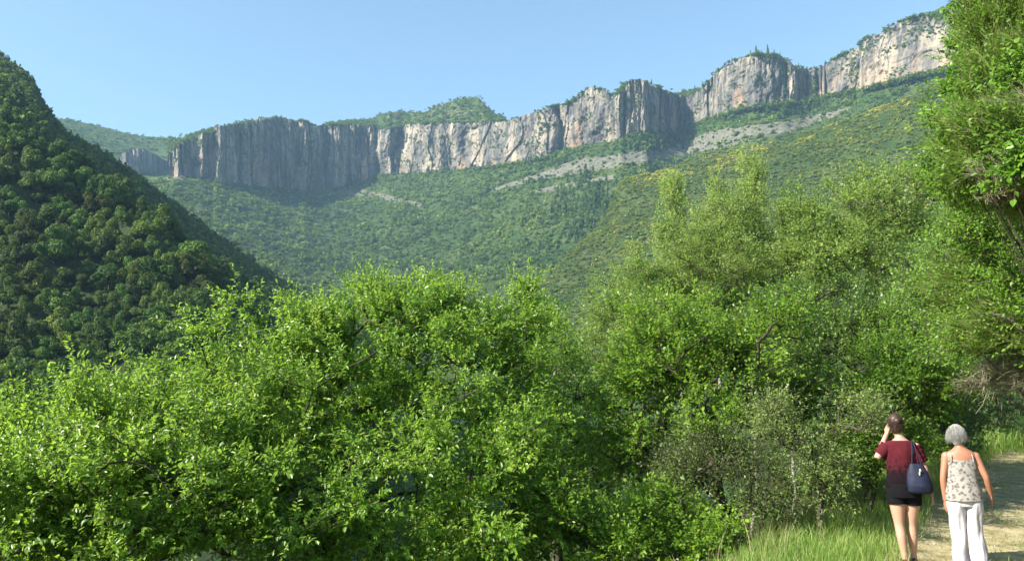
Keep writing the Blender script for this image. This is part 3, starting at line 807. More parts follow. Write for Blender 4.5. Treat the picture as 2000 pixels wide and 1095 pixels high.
# ------------------------------------------------------------------ broom: sheaves of thin green and dry stems
def broom(name, label, blobs, root, n, length, mat, seed, main=(-0.45, -0.35, 0.8), spread=0.8, tint=0.5, w=0.0026, leaves=0, leafmat=None):
    """many stiff fine stems rising from boughs that fill the blobs (px, py, Y, r_px, r_py, rY)"""
    rg = np.random.default_rng(seed)
    root = np.array(root, float)
    top = empty(name, root); tag(top, label, 'shrub')
    cs = np.array([P(*q[:3]) for q in blobs]); rs = np.array([(q[3] * q[2] / FPX, q[5], q[4] * q[2] / FPX) for q in blobs])
    wts = rs[:, 0] * rs[:, 2]; bi = rg.choice(len(cs), n // 14, p=wts / wts.sum())
    B0 = cs[bi] + rdir(len(bi), rg) * rs[bi] * (rg.random((len(bi), 1)) ** 0.4)
    md = unit(np.array(main) + 0.35 * rdir(len(bi), rg))
    k = np.repeat(np.arange(len(bi)), 14); n = len(k)
    g = Geo(); tb = np.clip(tint + 0.22 * rg.normal(size=len(bi)), 0, 1)[k]; tt_ = np.clip(tb + 0.15 * rg.normal(size=n), 0, 1)
    L = length * (0.4 + 0.8 * rg.random(n))
    cur = B0[k] + rdir(n, rg) * 0.04; d = unit(md[k] + spread * 0.6 * rdir(n, rg)); cur = cur - d * (L * 0.5)[:, None]
    lp = []
    for j in range(3):
        d = unit(d + 0.10 * rg.normal(size=(n, 3)))
        nx = cur + d * (L / 3)[:, None]
        V, F = tubes(cur, nx, w * (1.3 - j * .3), w * (1.0 - j * .3), 3); g.add(V, F, np.repeat(tt_, 3))
        for _ in range(2):
            bd = unit(d + 0.5 * rdir(n, rg)); s0 = cur + (nx - cur) * rg.random((n, 1))
            V, F = tubes(s0, s0 + bd * (L * (0.12 + .2 * rg.random(n)))[:, None], w * .7, w * .3, 3)
            g.add(V, F, np.repeat(np.clip(tt_ + .12 * rg.normal(size=n), 0, 1), 3)); lp.append(s0)
        cur = nx
    g.V = [np.concatenate(g.V) - root]; g.F = [np.concatenate(g.F)]
    g.build('stems', mat, top)
    if leaves:
        lp = np.concatenate(lp); q = lp[rg.integers(0, len(lp), leaves)] + rdir(leaves, rg) * 0.03
        nr = unit(rdir(leaves, rg) + [-.3, -.2, .7]); ax = unit(np.cross(nr, rdir(leaves, rg)))
        ln = 0.040 * (0.6 + 0.8 * rg.random(leaves))
        V, F = quads(q - root, ax, nr, ln, ln * 0.5)
        add_mesh('foliage', V, F, leafmat, top, attrs={'tint': ('FACE', np.clip(tint + 0.25 * rg.normal(size=leaves), 0, 1))})
    lg2 = Geo()
    for c in B0[:: max(1, len(B0) // 16)]:
        V, F = limb(dense_path(np.array([root * 0, (c - root) * .45 + [0, 0, -.06], c - root]), 8), np.linspace(0.013, 0.004, 8), 6); lg2.add(V, F)
    lg2.V = [np.concatenate(lg2.V)]; lg2.F = [np.concatenate(lg2.F)]
    lg2.build('trunk', M['bark'], top, True)
    return top
def bank(x, y): return (x, y, float(ground_h(x, y)) - 0.1)
broom('broom_shrub', 'green and tan broom shrub with fine stems at the top right edge of the photo', [(1955, 40, 6.6, 70, 75, .5), (2020, 120, 6.4, 80, 90, .5), (1960, 140, 6.6, 60, 50, .5)], bank(6.2, 7.4), 3600, 0.36, M['broom'], 51, tint=0.5, leaves=13000, leafmat=M['lime'])
broom('broom_shrub', 'broom shrub with fine stems fanning left, just below the vivid lime bush', [(1915, 270, 6.2, 65, 50, .45), (1980, 290, 6.1, 70, 80, .5), (2030, 350, 6.0, 70, 60, .5), (1890, 350, 6.3, 50, 35, .4)], bank(5.9, 7.0), 3800, 0.38, M['broom'], 52, (-0.75, -0.3, 0.5), tint=0.5, leaves=21000, leafmat=M['lime'])
broom('dry_broom', 'patch of brown dead broom stems under the green broom at the right edge', [(1960, 340, 5.9, 65, 40, .35), (2020, 330, 5.8, 60, 60, .4), (1975, 215, 6.0, 50, 30, .3)], bank(5.6, 6.6), 1000, 0.28, M['dry'], 53, (-0.7, -0.3, 0.3), 0.9, 0.5)
broom('broom_shrub', 'lower green broom shrub hanging over the path at the right edge', [(1940, 640, 9.0, 60, 45, .6), (2010, 620, 8.6, 60, 60, .6), (1900, 560, 9.6, 60, 60, .5)], bank(7.4, 9.2), 3000, 0.5, M['broom'], 54, (-0.8, -0.2, 0.2), 0.6, 0.6, leaves=14000, leafmat=M['lime'])
broom('dry_brush', 'heap of pale dry brushwood low on the right edge above the path', [(1950, 725, 9.6, 60, 35, .6), (2020, 720, 9.3, 60, 50, .6)], bank(7.7, 9.8), 900, 0.40, M['dry'], 55, (-0.6, -0.2, -0.2), 0.9, 0.6)

# ------------------------------------------------------------------ grass
def blades(name, X, Y, hmin, hmax, wid, mat, seed, label=None, lean=0.5, tint=0.5, tv=0.25):
    rg = np.random.default_rng(seed)
    n = len(X)
    Z = ground_h(X, Y) - 0.01
    p0 = np.stack([X, Y, Z], -1)
    h = hmin + (hmax - hmin) * rg.random(n) ** 1.6
    ld = rg.normal(size=(n, 2)) * lean * 0.5 + np.array([0.10, 0.0])
    l3 = np.concatenate([ld, np.zeros((n, 1))], 1)
    an = rg.random(n) * np.pi
    s = np.stack([np.cos(an), np.sin(an), 0 * an], -1) * (wid * (0.6 + 0.8 * rg.random(n)))[:, None]
    p1 = p0 + (np.array([0, 0, 0.55]) + l3 * 0.25) * h[:, None]
    p2 = p0 + (np.array([0, 0, 0.95]) + l3 * 0.85) * h[:, None]
    V = np.stack([p0 - s, p0 + s, p1 + s * .8, p1 - s * .8, p2 + s * .12, p2 - s * .12], 1).reshape(-1, 3)
    b0 = np.arange(n)[:, None] * 6
    F = np.concatenate([b0 + np.array([[0, 1, 2, 3]]), b0 + np.array([[3, 2, 4, 5]])], 1).reshape(-1, 4)
    pat = fbm(np.stack([X, Y], -1) * 1.2, seed, 3)
    t = np.clip(tint + tv * rg.normal(size=n) + 0.45 * pat, 0, 1)
    o = add_mesh(name, V, F, mat, attrs={'tint': ('FACE', np.repeat(t, 2))})
    return tag(o, kind='stuff', label=label)
def scatter(n, x0, x1, y0, y1, cond, seed):
    rg = np.random.default_rng(seed)
    X = x0 + (x1 - x0) * rg.random(n); Y = y0 + (y1 - y0) * rg.random(n)
    k = cond(X, Y, lateral(X, Y), rg.random(n))
    return X[k], Y[k]
X, Y = scatter(200000, -1.5, 9, 5.5, 19, lambda x, y, d, r: (d < -0.85) & (d > -4.2) & (r < np.clip((-d - 0.8) * 1.3, 0.0, 1)) & (r < 1.25 - 0.05 * y), 61)
blades('grass', X, Y, 0.07, 0.36, 0.0042, M['grass'], 62, 'fresh green grass on the verge left of the path')
X, Y = scatter(5000, -1, 9, 6, 17, lambda x, y, d, r: (d < -2.1) & (d > -3.9) & (fbm(np.stack([x, y], -1) * 0.8, 4, 2) > -0.1), 63)
blades('tall_grass', X, Y, 0.30, 0.75, 0.003, M['straw'], 64, 'tall pale seeding grass along the edge of the verge', 0.5, 0.5)
X, Y = scatter(24000, -1, 10, 5.5, 18, lambda x, y, d, r: (d < -0.8) & (d > -4.2) & (r < 0.35 + 0.5 * fbm(np.stack([x, y], -1) * 1.7, 24, 3)), 73)
blades('dry_grass', X, Y, 0.08, 0.34, 0.003, M['straw'], 74, 'dry yellowish grass mixed into the verge', 1.0, 0.4)
rgp = np.random.default_rng(75)
X, Y = scatter(9000, 2, 15, 5.5, 22, lambda x, y, d, r: (np.abs(d) < 1.4) & (r < 0.5), 76)
sz = 0.008 + 0.022 * rgp.random(len(X)) ** 3
oc = np.array([[1, 0, 0], [0, 1, 0], [-1, 0, 0], [0, -1, 0], [0.1, 0.1, 0.7], [0, 0, -0.5]], float)
VV = np.stack([X, Y, ground_h(X, Y)], -1)[:, None] + oc[None] * (sz[:, None] * (0.7 + 0.6 * rgp.random((len(X), 3))))[:, None, :]
FF = (np.arange(len(X))[:, None, None] * 6 + np.array([[0, 1, 4], [1, 2, 4], [2, 3, 4], [3, 0, 4], [1, 0, 5], [2, 1, 5], [3, 2, 5], [0, 3, 5]])[None]).reshape(-1, 3)
tag(add_mesh('pebbles', VV.reshape(-1, 3), FF, plain('pebble', (0.30, 0.27, 0.22), 0.9, 0.4, 6)), kind='stuff', label='small stones lying on the path')
X, Y = scatter(110000, 2, 15, 5.5, 22, lambda x, y, d, r: (d > -1.3) & (d < 1.7) & (r < 0.25 + 0.75 * (fbm(np.stack([x, y], -1) * 1.1, 14, 3) > 0.02)), 65)
blades('path_grass', X, Y, 0.02, 0.075, 0.0035, M['straw'], 66, 'short dry trodden grass on the path', 1.4, 0.42)
X, Y = scatter(36000, 2, 16, 5.5, 24, lambda x, y, d, r: (np.abs(d) < 1.9) & (fbm(np.stack([x, y], -1) * 0.9, 15, 3) > 0.12 - 0.25 * (d > 0.9)), 67)
blades('path_grass', X, Y, 0.03, 0.11, 0.004, M['grass'], 68, 'green tufts growing on the path', 1.0, 0.5)
X, Y = scatter(70000, 6, 24, 7, 30, lambda x, y, d, r: (d > 1.35) & (d < 4.0), 69)
blades('grass', X, Y, 0.12, 0.55, 0.005, M['grass'], 70, 'long yellow-green grass on the bank right of the path', 0.6, 0.6)
X, Y = scatter(30000, 9.5, 22, 14.5, 25, lambda x, y, d, r: ((d < -0.9) & (d > -2.3)) | ((y > 21.5) & (np.abs(d) < 2.5)), 71)
blades('grass', X, Y, 0.5, 1.15, 0.007, M['grass'], 72, 'tall lush grass beyond the walker in white trousers', 0.5, 0.55, 0.2)

# ------------------------------------------------------------------ hillside trees
def crown_template(nq, size, seed, kind='round'):
    rg = np.random.default_rng(seed)
    if kind == 'round':
        k = int(8 + rg.integers(0, 5))
        k += 6; c = rdir(k, rg) * (0.20 + 0.78 * rg.random((k, 1)) ** 1.3) * np.array([1.0, 0.7 + 0.3 * rg.random(), 1.0]); c[:, 2] = np.abs(c[:, 2]) * (0.7 + 0.5 * rg.random()) + 0.15
        r = 0.12 + 0.22 * rg.random(k)
        bi = rg.choice(k, nq, p=r ** 2 / (r ** 2).sum())
        d = rdir(nq, rg); d[:, 2] = np.where(d[:, 2] < -0.35, -d[:, 2], d[:, 2])
        pos = c[bi] + d * (r[bi] * (0.60 + 0.62 * rg.random(nq)))[:, None]
        nr = unit(d + 0.7 * rdir(nq, rg))
    else:
        t = rg.random(nq) ** 0.7
        a = rg.random(nq) * 2 * np.pi
        rr = (1.02 - t) * 0.42 * (0.65 + 0.45 * rg.random(nq)) * (1 + 0.25 * np.sin(t * 40 + a))
        zz = t * 0; z = (1 - (1 - t)) * 2.1
        pos = np.stack([np.cos(a) * rr, np.sin(a) * rr, z], -1)
        nr = unit(np.stack([np.cos(a), np.sin(a), 0 * a + 0.6], -1) + 0.5 * rdir(nq, rg))
    ax = unit(np.cross(nr, rdir(nq, rg)))
    s = size * (0.6 + 0.8 * rg.random(nq))
    V, F = quads(pos - ax * (s / 2)[:, None], ax, nr, s, s * 0.8)
    return V, F, rg.random(nq)

def forest(name, pos, rad, mat, nq, size, seed, label, tint, kinds=None, squash=0.95):
    """one mass of many small trees"""
    rg = np.random.default_rng(seed)
    tr = [crown_template(nq, size, seed * 10 + k, 'round') for k in range(6)]
    tc_ = [crown_template(nq, size, seed * 10 + 50 + k, 'cone') for k in range(3)]
    if kinds is None: kinds = np.zeros(len(pos), bool)
    g = Geo()
    var = rg.integers(0, 6, len(pos))
    for lst, sel0 in ((tr, ~kinds), (tc_, kinds)):
        for k, (V, F, T) in enumerate(lst):
            sel = np.where(sel0 & (var % len(lst) == k))[0]
            if not len(sel): continue
            a = rg.random(len(sel)) * 2 * np.pi
            ca, sa = np.cos(a)[:, None], np.sin(a)[:, None]
            x = V[None, :, 0] * ca - V[None, :, 1] * sa
            y = V[None, :, 0] * sa + V[None, :, 1] * ca
            z = np.broadcast_to(V[None, :, 2], x.shape) * squash
            W = np.stack([x, y, z], -1) * rad[sel][:, None, None] + pos[sel][:, None, :]
            FF = F[None] + (np.arange(len(sel)) * len(V))[:, None, None]
            tt2 = np.clip(tint[sel][:, None] + (T[None] - 0.5) * 0.45, 0, 1)
            g.add(W.reshape(-1, 3), FF.reshape(-1, 4), tt2.ravel())
    o = g.build(name, mat)
    return tag(o, kind='stuff', label=label)

rg = np.random.default_rng(101)
p = farS.sample(62000, rg)
qx, qy = pix(p)
sc_ = scree_at(qx, qy)
keep = (qx > 60) & (qx < 1900) & (qy < 720) & (rg.random(len(p)) > sc_ * 0.80) & (fbm(p / 30, 8, 3) > -0.62)
keep &= ~((qx < 330) & (qy < 352) & (qx > 228) & (qy > 292))
p = p[keep][:34000]; qx, qy = pix(p)
con = ((((qx - 1150) / 75) ** 2 + ((qy - 410) / 70) ** 2 < 1) | (((qx - 1290) / 75) ** 2 + ((qy - 278) / 28) ** 2 < 1) | (((qx - 1560) / 90) ** 2 + ((qy - 212) / 22) ** 2 < 1)) & (rg.random(len(p)) < 0.75 * np.clip(0.62 + 1.5 * fbm(p / 28, 91, 3), 0, 1))
tint = np.clip(0.42 + 0.55 * fbm(p / 55, 17, 3) + 0.26 * rg.normal(size=len(p)), 0, 1); tint[con] *= 0.35
rad = (1.7 + 3.4 * rg.random(len(p)) ** 2.4) * (1 + 0.5 * np.clip(fbm(p / 24, 27, 2), -.4, .6)); rad[con] *= 1.1 + 0.5 * rg.random(con.sum()); rad[rg.random(len(p)) < 0.04] *= 1.5
forest('forest', p - [0, 0, 0.6], rad, M['far'], 70, 0.42, 3, 'green wood covering the slope below the cliffs', tint, con)

p = spurS.sample(38000, rg); qx, qy = pix(p)
keep = (qx > 980) & (qx < 1900) & (qy < 760) & (fbm(p / 22, 9, 3) > -0.55)
p = p[keep]; qx, qy = pix(p)
yel = np.maximum(band(qx, qy, [(1210, 345), (1300, 338), (1420, 322), (1560, 268), (1700, 232), (1850, 180)], [16, 22, 26, 22, 26, 18]), 0.0)
tint = np.clip(0.30 + 0.40 * fbm(p / 30, 19, 3) + 0.16 * rg.normal(size=len(p)) + 0.75 * yel * (fbm(p / 14, 23, 2) > 0.02), 0, 1)
rad = 1.1 + 2.4 * rg.random(len(p)) ** 2.2
forest('scrub', p - [0, 0, 0.25], rad, M['broad_scrub'], 44, 0.45, 4, 'low scrub and yellow-flowering broom on the right-hand slope', tint, squash=0.7)

p = ridgeS.sample(5200, rg); qx, qy = pix(p)
keep = (qx > 40) & (qx < 470) & (fbm(p / 60, 12, 3) > -0.4)
p = p[keep]
forest('forest', p - [0, 0, 0.6], 3.2 + 2.6 * rg.random(len(p)), M['far'], 60, 0.42, 5, 'wood on the distant ridge above the left hill', np.clip(0.4 + 0.4 * fbm(p / 70, 18, 3), 0, 1))

# bushes on the rim, the plateau and the ledges of the cliff
ii = rg.integers(0, len(cpx), 9000); jj = (rg.random(9000) ** 1.3 * (nb_ - 5)).astype(int)
p = back[ii, jj] + rg.normal(size=(9000, 3)) * [2.5, 2.5, 0]
kp = (cpx[ii] < 1900) & (((hump[ii] > 5) & (rg.random(9000) < 0.95)) | (jj < 2) & (fbm(p / 18, 44, 2) > -0.05))
kp &= (fbm(p / 14, 45, 2) > -0.4)
p = p[kp]
n_l = 8000
ii = rg.integers(0, len(cpx), n_l); jj = rg.integers(6, 75, n_l)
q = cliffV[ii, jj]
ledg = ((fbm(q / np.array([30, 30, 14]), 46, 3) > 0.06) | ((jj > 66) & (rg.random(n_l) < 0.7)) | ((cpx[ii] < 740) & (jj > 52) & (rg.random(n_l) < 0.35))) & (cpx[ii] < 1900)
q = q[ledg] - [0, 1.0, 0]
fi = rg.integers(0, len(cpx), 2600); fi = fi[cpx[fi] < 1900]
q3 = FOOT[fi] + np.stack([rg.normal(size=len(fi)) * 2, -2 - 9 * rg.random(len(fi)), -1.5 - 3.5 * rg.random(len(fi))], -1)
pp = np.concatenate([p - [0, 0, 0.7], q - [0, 0, 0.5], q3])
rr_ = np.concatenate([1.6 + 2.0 * rg.random(len(p)), 0.8 + 1.7 * rg.random(len(q)) ** 1.5, 1.8 + 3.2 * rg.random(len(q3)) ** 1.5])
forest('shrubs', pp, rr_, M['far'], 60, 0.42, 6, 'bushes growing along the rim and ledges of the cliff', np.clip(0.38 + 0.18 * rg.normal(size=len(pp)), 0, 1))

# pines standing on the rim of the peak, each one a tree
def pine_mesh(seed, nq=420):
    V, F, T = crown_template(nq, 0.22, seed, 'cone')
    return V, F, T * 0.5
pv = [pine_mesh(900 + k) for k in range(2)]
pine_src = []
for k, (V, F, T) in enumerate(pv):
    top = empty('pine_tree', (0, 0, 0))
    c = add_mesh('crown', V + [0, 0, 0.3], F, M['far'], top, attrs={'tint': ('FACE', T)})
    tv, tf = limb(np.array([[0, 0, -0.3], [0.01, 0, 0.5], [0, 0, 1.9]]), [0.07, 0.05, 0.015], 6)
    t_ = add_mesh('trunk', tv, tf, M['bark'], top, True)
    pine_src.append((top, c, t_))
def copy_thing(src):
    r = src[0].copy(); COL.objects.link(r); out_ = [r]
    for ch in src[1:]:
        c = ch.copy(); COL.objects.link(c); c.parent = r; out_.append(c)
    return out_
def label_pine(o, lab, grp): o['label'] = lab; o['category'] = 'pine'; o['group'] = grp
used = set()
pines = [(1466, 4.5, 'short pine at the left of the pines on the rounded peak'), (1477, 7.0, 'tall narrow pine, second from the left on the rounded peak'), (1487, 4.0, 'small pine in the dip between the two tall pines on the peak'),
         (1500, 7.6, 'tallest pine on the rounded peak'), (1513, 4.8, 'pine just right of the tallest one on the rounded peak'), (1524, 4.6, 'last pine on the right shoulder of the rounded peak'),
         (1332, 5.5, 'pine in the notch right of the dark double peak'), (1346, 5.2, 'middle pine of the notch left of the rounded peak'), (1357, 5.6, 'tall pine in the notch left of the rounded peak'), (1372, 4.6, 'low pine where the rounded peak rises from the notch'),
         (1430, 4.0, 'small pine on the left shoulder of the rounded peak'), (1612, 4.4, 'pine at the saddle between the rounded peak and the highest cliff'), (1560, 3.6, 'dark little tree right of the rounded peak'), (1272, 4.4, 'pine on the right crest of the dark double peak')]
for k, (px, h, lab) in enumerate(pines):
    i = int(np.argmin(np.abs(cpx - px)))
    b_ = back[i, 1]
    s = pine_src[k % 2]
    objs = s if (k % 2) not in used else copy_thing(s)
    used.add(k % 2)
    r = objs[0]; r.location = (b_[0], b_[1], b_[2] - 0.6); sc3 = h / 1.15
    r.scale = (sc3 * 0.8, sc3 * 0.8, sc3); r.rotation_euler = (0, 0, k * 1.3)
    label_pine(r, lab, 'pines along the cliff top')

# left hill: the trees that show largest are things, the rest is one mass
sil = [(0, 735), (100, 705), (200, 685), (300, 635), (400, 600), (480, 585), (560, 560), (650, 590)]
p = hillA.sample(11000, rg); qx, qy = pix(p)
keep = (qx > -60) & (qx < 560) & (qy < np.interp(qx, [s[0] for s in sil], [s[1] for s in sil]) + 110) & (qy > -20)
p = p[keep]
taken = []; cell = {}
for k in range(len(p)):                                # spaced apart
    key = (int(p[k, 0] // 4), int(p[k, 1] // 4))
    ok_ = True
    for dx in (-1, 0, 1):
        for dy in (-1, 0, 1):
            for m_ in cell.get((key[0] + dx, key[1] + dy), ()):
                if np.linalg.norm(p[m_] - p[k]) < 3.4: ok_ = False
    if ok_: cell.setdefault(key, []).append(k); taken.append(k)
p = p[taken]; qx, qy = pix(p)
big = np.clip(fbm(p / 25, 71, 2) * 0.8 + 0.5, 0, 1)
rad = (2.4 + 2.8 * rg.random(len(p)) ** 1.6) * (0.8 + 0.4 * big)
app = rad / p[:, 1]
vis = (qy < np.interp(qx, [s[0] for s in sil], [s[1] for s in sil]) + 5) & (qx > -15)
order = np.argsort(-np.where(vis, app, 0))
things_i = order[:250]; rest_i = order[250:]
print('hill A trees', len(p), 'visible', vis.sum())
src = []
for k in range(6):
    V, F, T = crown_template(5600, 0.075, 300 + k, 'round')
    top = empty('hillside_tree', (0, 0, 0))
    c = add_mesh('crown', V + [0, 0, 0.35], F, M['hill'], top, attrs={'tint': ('FACE', T)})
    tv, tf = limb(np.array([[0, 0, -0.5], [0.03, 0.02, 0.2], [-0.02, 0.03, 0.8], [0.02, 0, 1.15]]), [0.06, 0.05, 0.035, 0.01], 6)
    t_ = add_mesh('trunk', tv, tf, M['bark'], top, True)
    src.append((top, c, t_))
used = set()
named = []; lv_q = np.quantile(qy[things_i], np.arange(1, 7) / 7); hr_q = np.quantile(qx[things_i], np.arange(1, 6) / 6); big_app = np.median(app[things_i])
for n_, i in enumerate(things_i):
    v = int(rg.integers(0, 6))
    objs = src[v] if v not in used else copy_thing(src[v])
    used.add(v)
    r = objs[0]
    r.location = tuple(p[i] - [0, 0, 0.5])
    s = rad[i]; r.scale = (s * (0.9 + .2 * rg.random()), s * (0.9 + .2 * rg.random()), s * (1.0 + 0.5 * rg.random()))
    r.rotation_euler = (0, 0, 6.28 * rg.random())
    lev = ('at the top of', 'high on', 'above halfway up', 'halfway up', 'below halfway up', 'low on', 'at the foot of')[int(np.searchsorted(lv_q, qy[i]))]
    hor = ('far left', 'left', 'left of middle', 'middle', 'right of middle', 'by its flank')[int(np.searchsorted(hr_q, qx[i]))]
    named.append((r, lev, hor, 'large' if app[i] > big_app else 'small', float(qx[i])))
NTH = ['first', 'second', 'third', 'fourth', 'fifth', 'sixth', 'seventh', 'eighth', 'ninth', 'tenth', 'eleventh', 'twelfth', 'thirteenth', 'fourteenth', 'fifteenth', 'sixteenth', 'seventeenth', 'eighteenth', 'nineteenth', 'twentieth', 'twenty-first', 'twenty-second', 'twenty-third', 'twenty-fourth']
fam = {}
for r, lev, hor, sz, x_ in named: fam.setdefault((sz, lev, hor), []).append((x_, r))
for (sz, lev, hor), lst in fam.items():
    lst.sort(key=lambda q: q[0])
    for k, (x_, r) in enumerate(lst):
        r['label'] = f'{sz} tree {lev} the left hill, {hor}' + (f', {NTH[min(k, 23)]} from the left' if len(lst) > 1 else '')
        r['category'] = 'tree'
        r['group'] = 'trees of the wooded left hill'
for v in range(6):
    if v not in used:
        for o_ in src[v]: bpy.data.objects.remove(o_)
print('rest', len(rest_i))
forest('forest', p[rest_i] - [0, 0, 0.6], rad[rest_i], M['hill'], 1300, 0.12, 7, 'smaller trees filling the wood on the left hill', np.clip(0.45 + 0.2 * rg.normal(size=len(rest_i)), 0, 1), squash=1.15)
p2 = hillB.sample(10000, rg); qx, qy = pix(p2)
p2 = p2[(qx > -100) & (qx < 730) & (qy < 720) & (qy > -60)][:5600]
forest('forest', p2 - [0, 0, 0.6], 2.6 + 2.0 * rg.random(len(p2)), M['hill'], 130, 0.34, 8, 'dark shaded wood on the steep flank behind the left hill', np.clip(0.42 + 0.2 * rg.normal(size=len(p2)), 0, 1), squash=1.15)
xv = -190 + 260 * rg.random(5200); yv = 24 + 330 * rg.random(5200) ** 1.2; kx = np.abs(xv / yv + 0.2) < 0.75; xv = xv[kx]; yv = yv[kx]
kv = (lateral(xv, yv) < -9)
pv3 = np.stack([xv, yv, ground_h(xv, yv) - 0.8], -1)[kv]
forest('forest', pv3, 2.3 + 1.8 * rg.random(len(pv3)), M['hill'], 240, 0.22, 12, 'wood on the valley floor behind the near trees', np.clip(0.55 + 0.2 * rg.normal(size=len(pv3)), 0, 1), squash=1.3)

# ------------------------------------------------------------------ people
def ring_loft(rows, nseg=40, fold=None, cap=(True, True), power=2.0):
    """rows: (x, y, z, rx, ry) horizontal rings"""
    rows = np.array(rows, float)
    a = np.arange(nseg) * 2 * np.pi / nseg
    ca, sa = np.cos(a), np.sin(a)
    ex = np.sign(ca) * np.abs(ca) ** (2 / power); ey_ = np.sign(sa) * np.abs(sa) ** (2 / power)
    V = np.stack([rows[:, 0:1] + rows[:, 3:4] * ex, rows[:, 1:2] + rows[:, 4:5] * ey_, np.repeat(rows[:, 2:3], nseg, 1)], -1)
    if fold is not None: V = fold(V, a)
    n = len(rows)
    i = np.arange(nseg); j = (i + 1) % nseg
    F = [np.concatenate([np.stack([i + k * nseg, j + k * nseg, j + (k + 1) * nseg, i + (k + 1) * nseg], -1) for k in range(n - 1)])]
    V = V.reshape(-1, 3)
    for c, k in zip(cap, (0, n - 1)):
        if c:
            V = np.concatenate([V, V[k * nseg:(k + 1) * nseg].mean(0, keepdims=True)])
            q = len(V) - 1
            F.append(np.stack([j + k * nseg, i + k * nseg, np.full(nseg, q)] if k == 0 else [i + k * nseg, j + k * nseg, np.full(nseg, q)], -1))
    return V, F
def dense(rows, n):
    rows = np.array(rows, float); t = np.linspace(0, 1, len(rows)); u = np.linspace(0, 1, n)
    out_ = np.stack([np.interp(u, t, rows[:, k]) for k in range(rows.shape[1])], -1)
    for _ in range(max(1, n // len(rows) // 2)):
        out_[1:-1] = (out_[:-2] + 2 * out_[1:-1] + out_[2:]) / 4
    return out_
def capsule(pts, rad, sides=14, flat=1.0, n=None):
    """closed round-ended limb with tapering radius"""
    pts = np.array(pts, float); rad = np.array(rad, float)
    n = n or 6 * len(pts)
    t = np.linspace(0, 1, len(pts)); u = np.linspace(0, 1, n)
    p_ = np.stack([np.interp(u, t, pts[:, k]) for k in range(3)], -1); r_ = np.interp(u, t, rad)
    for _ in range(3):
        p_[1:-1] = (p_[:-2] + 2 * p_[1:-1] + p_[2:]) / 4; r_[1:-1] = (r_[:-2] + 2 * r_[1:-1] + r_[2:]) / 4
    d0 = unit(p_[1] - p_[0]); d1 = unit(p_[-1] - p_[-2])
    e = np.array([0.98, 0.8, 0.45])
    h0 = np.stack([p_[0] - d0 * r_[0] * q for q in e]); g0 = r_[0] * np.sqrt(1 - e ** 2)
    h1 = np.stack([p_[-1] + d1 * r_[-1] * q for q in e[::-1]]); g1 = r_[-1] * np.sqrt(1 - e[::-1] ** 2)
    p_ = np.concatenate([h0, p_, h1]); r_ = np.concatenate([g0, r_, g1])
    V, F = limb(p_, r_, sides)
    m_ = len(p_)
    V = np.concatenate([V, p_[:1], p_[-1:]])
    i = np.arange(sides); j = (i + 1) % sides
    return V, [F, np.stack([j, i, np.full(sides, len(V) - 2)], -1), np.stack([i + (m_ - 1) * sides, j + (m_ - 1) * sides, np.full(sides, len(V) - 1)], -1)]
def ellipsoid(c, r, n=20, m=14):
    ph = np.linspace(-np.pi / 2 + 0.02, np.pi / 2 - 0.02, m)
    rows = [(c[0], c[1], c[2] + r[2] * math.sin(q), r[0] * math.cos(q), r[1] * math.cos(q)) for q in ph]
    return ring_loft(rows, n)
def join(parts):
    V = []; Q = []; T = []; n = 0
    for v, fs in parts:
        V.append(v)
        for f in (fs if isinstance(fs, list) else [fs]):
            (Q if f.shape[1] == 4 else T).append(f + n)
        n += len(v)
    return np.concatenate(V), [np.concatenate(x) for x in (Q, T) if x]
def solid(name, parts, mat, parent, voxel=0.006, smooth_it=4):
    V, F = join(parts)
    o = add_mesh(name, V, F, mat, parent, True)
    r = o.modifiers.new('remesh', 'REMESH'); r.mode = 'VOXEL'; r.voxel_size = voxel; r.use_smooth_shade = True
    s = o.modifiers.new('smooth', 'SMOOTH'); s.iterations = smooth_it; s.factor = 0.5
    return o
def hand(wrist, dirn, back, side, L=0.17, curl=0.5, parts=None):
    """palm, four unequal curled fingers and a thumb; dirn points to the fingertips, back out of the back of the hand, side towards the thumb"""
    dirn = unit(np.array(dirn, float)); back = np.array(back, float); back = unit(back - dirn * back.dot(dirn)); s = unit(np.cross(dirn, back))
    if s.dot(np.array(side, float)) < 0: s = -s
    w = np.array(wrist, float)
    out_ = []
    for k in range(4):
        o_ = s * (0.024 - 0.016 * k)
        out_.append(capsule([w + o_ * 0.5, w + dirn * 0.045 * L / .17 + o_ * 0.9, w + dirn * 0.085 * L / .17 + o_], [0.014, 0.0135, 0.011]))
        fl = (0.070, 0.078, 0.072, 0.056)[k] * L / 0.17
        b0 = w + dirn * 0.088 * L / .17 + o_
        c1 = curl * (0.9 + 0.12 * k)
        d1 = unit(dirn - back * math.tan(min(c1 * 0.6, 1.2)))
        d2 = unit(dirn * math.cos(c1 * 1.6) - back * math.sin(c1 * 1.6))
        d3 = unit(dirn * math.cos(c1 * 2.4) - back * math.sin(c1 * 2.4))
        p1 = b0 + d1 * fl * 0.45; p2 = p1 + d2 * fl * 0.32; p3 = p2 + d3 * fl * 0.23
        out_.append(capsule([b0, p1, p2, p3], [0.0092, 0.0085, 0.0078, 0.0068], 10))
    t0 = w + dirn * 0.03 + s * 0.026
    t1 = t0 + unit(s * 0.8 + dirn * 0.7 - back * 0.35) * 0.038
    t2 = t1 + unit(s * 0.15 + dirn - back * 0.5) * 0.030
    out_.append(capsule([w + dirn * 0.012 + s * 0.014, t0, t1, t2], [0.012, 0.0125, 0.0100, 0.0085], 10))
    return out_

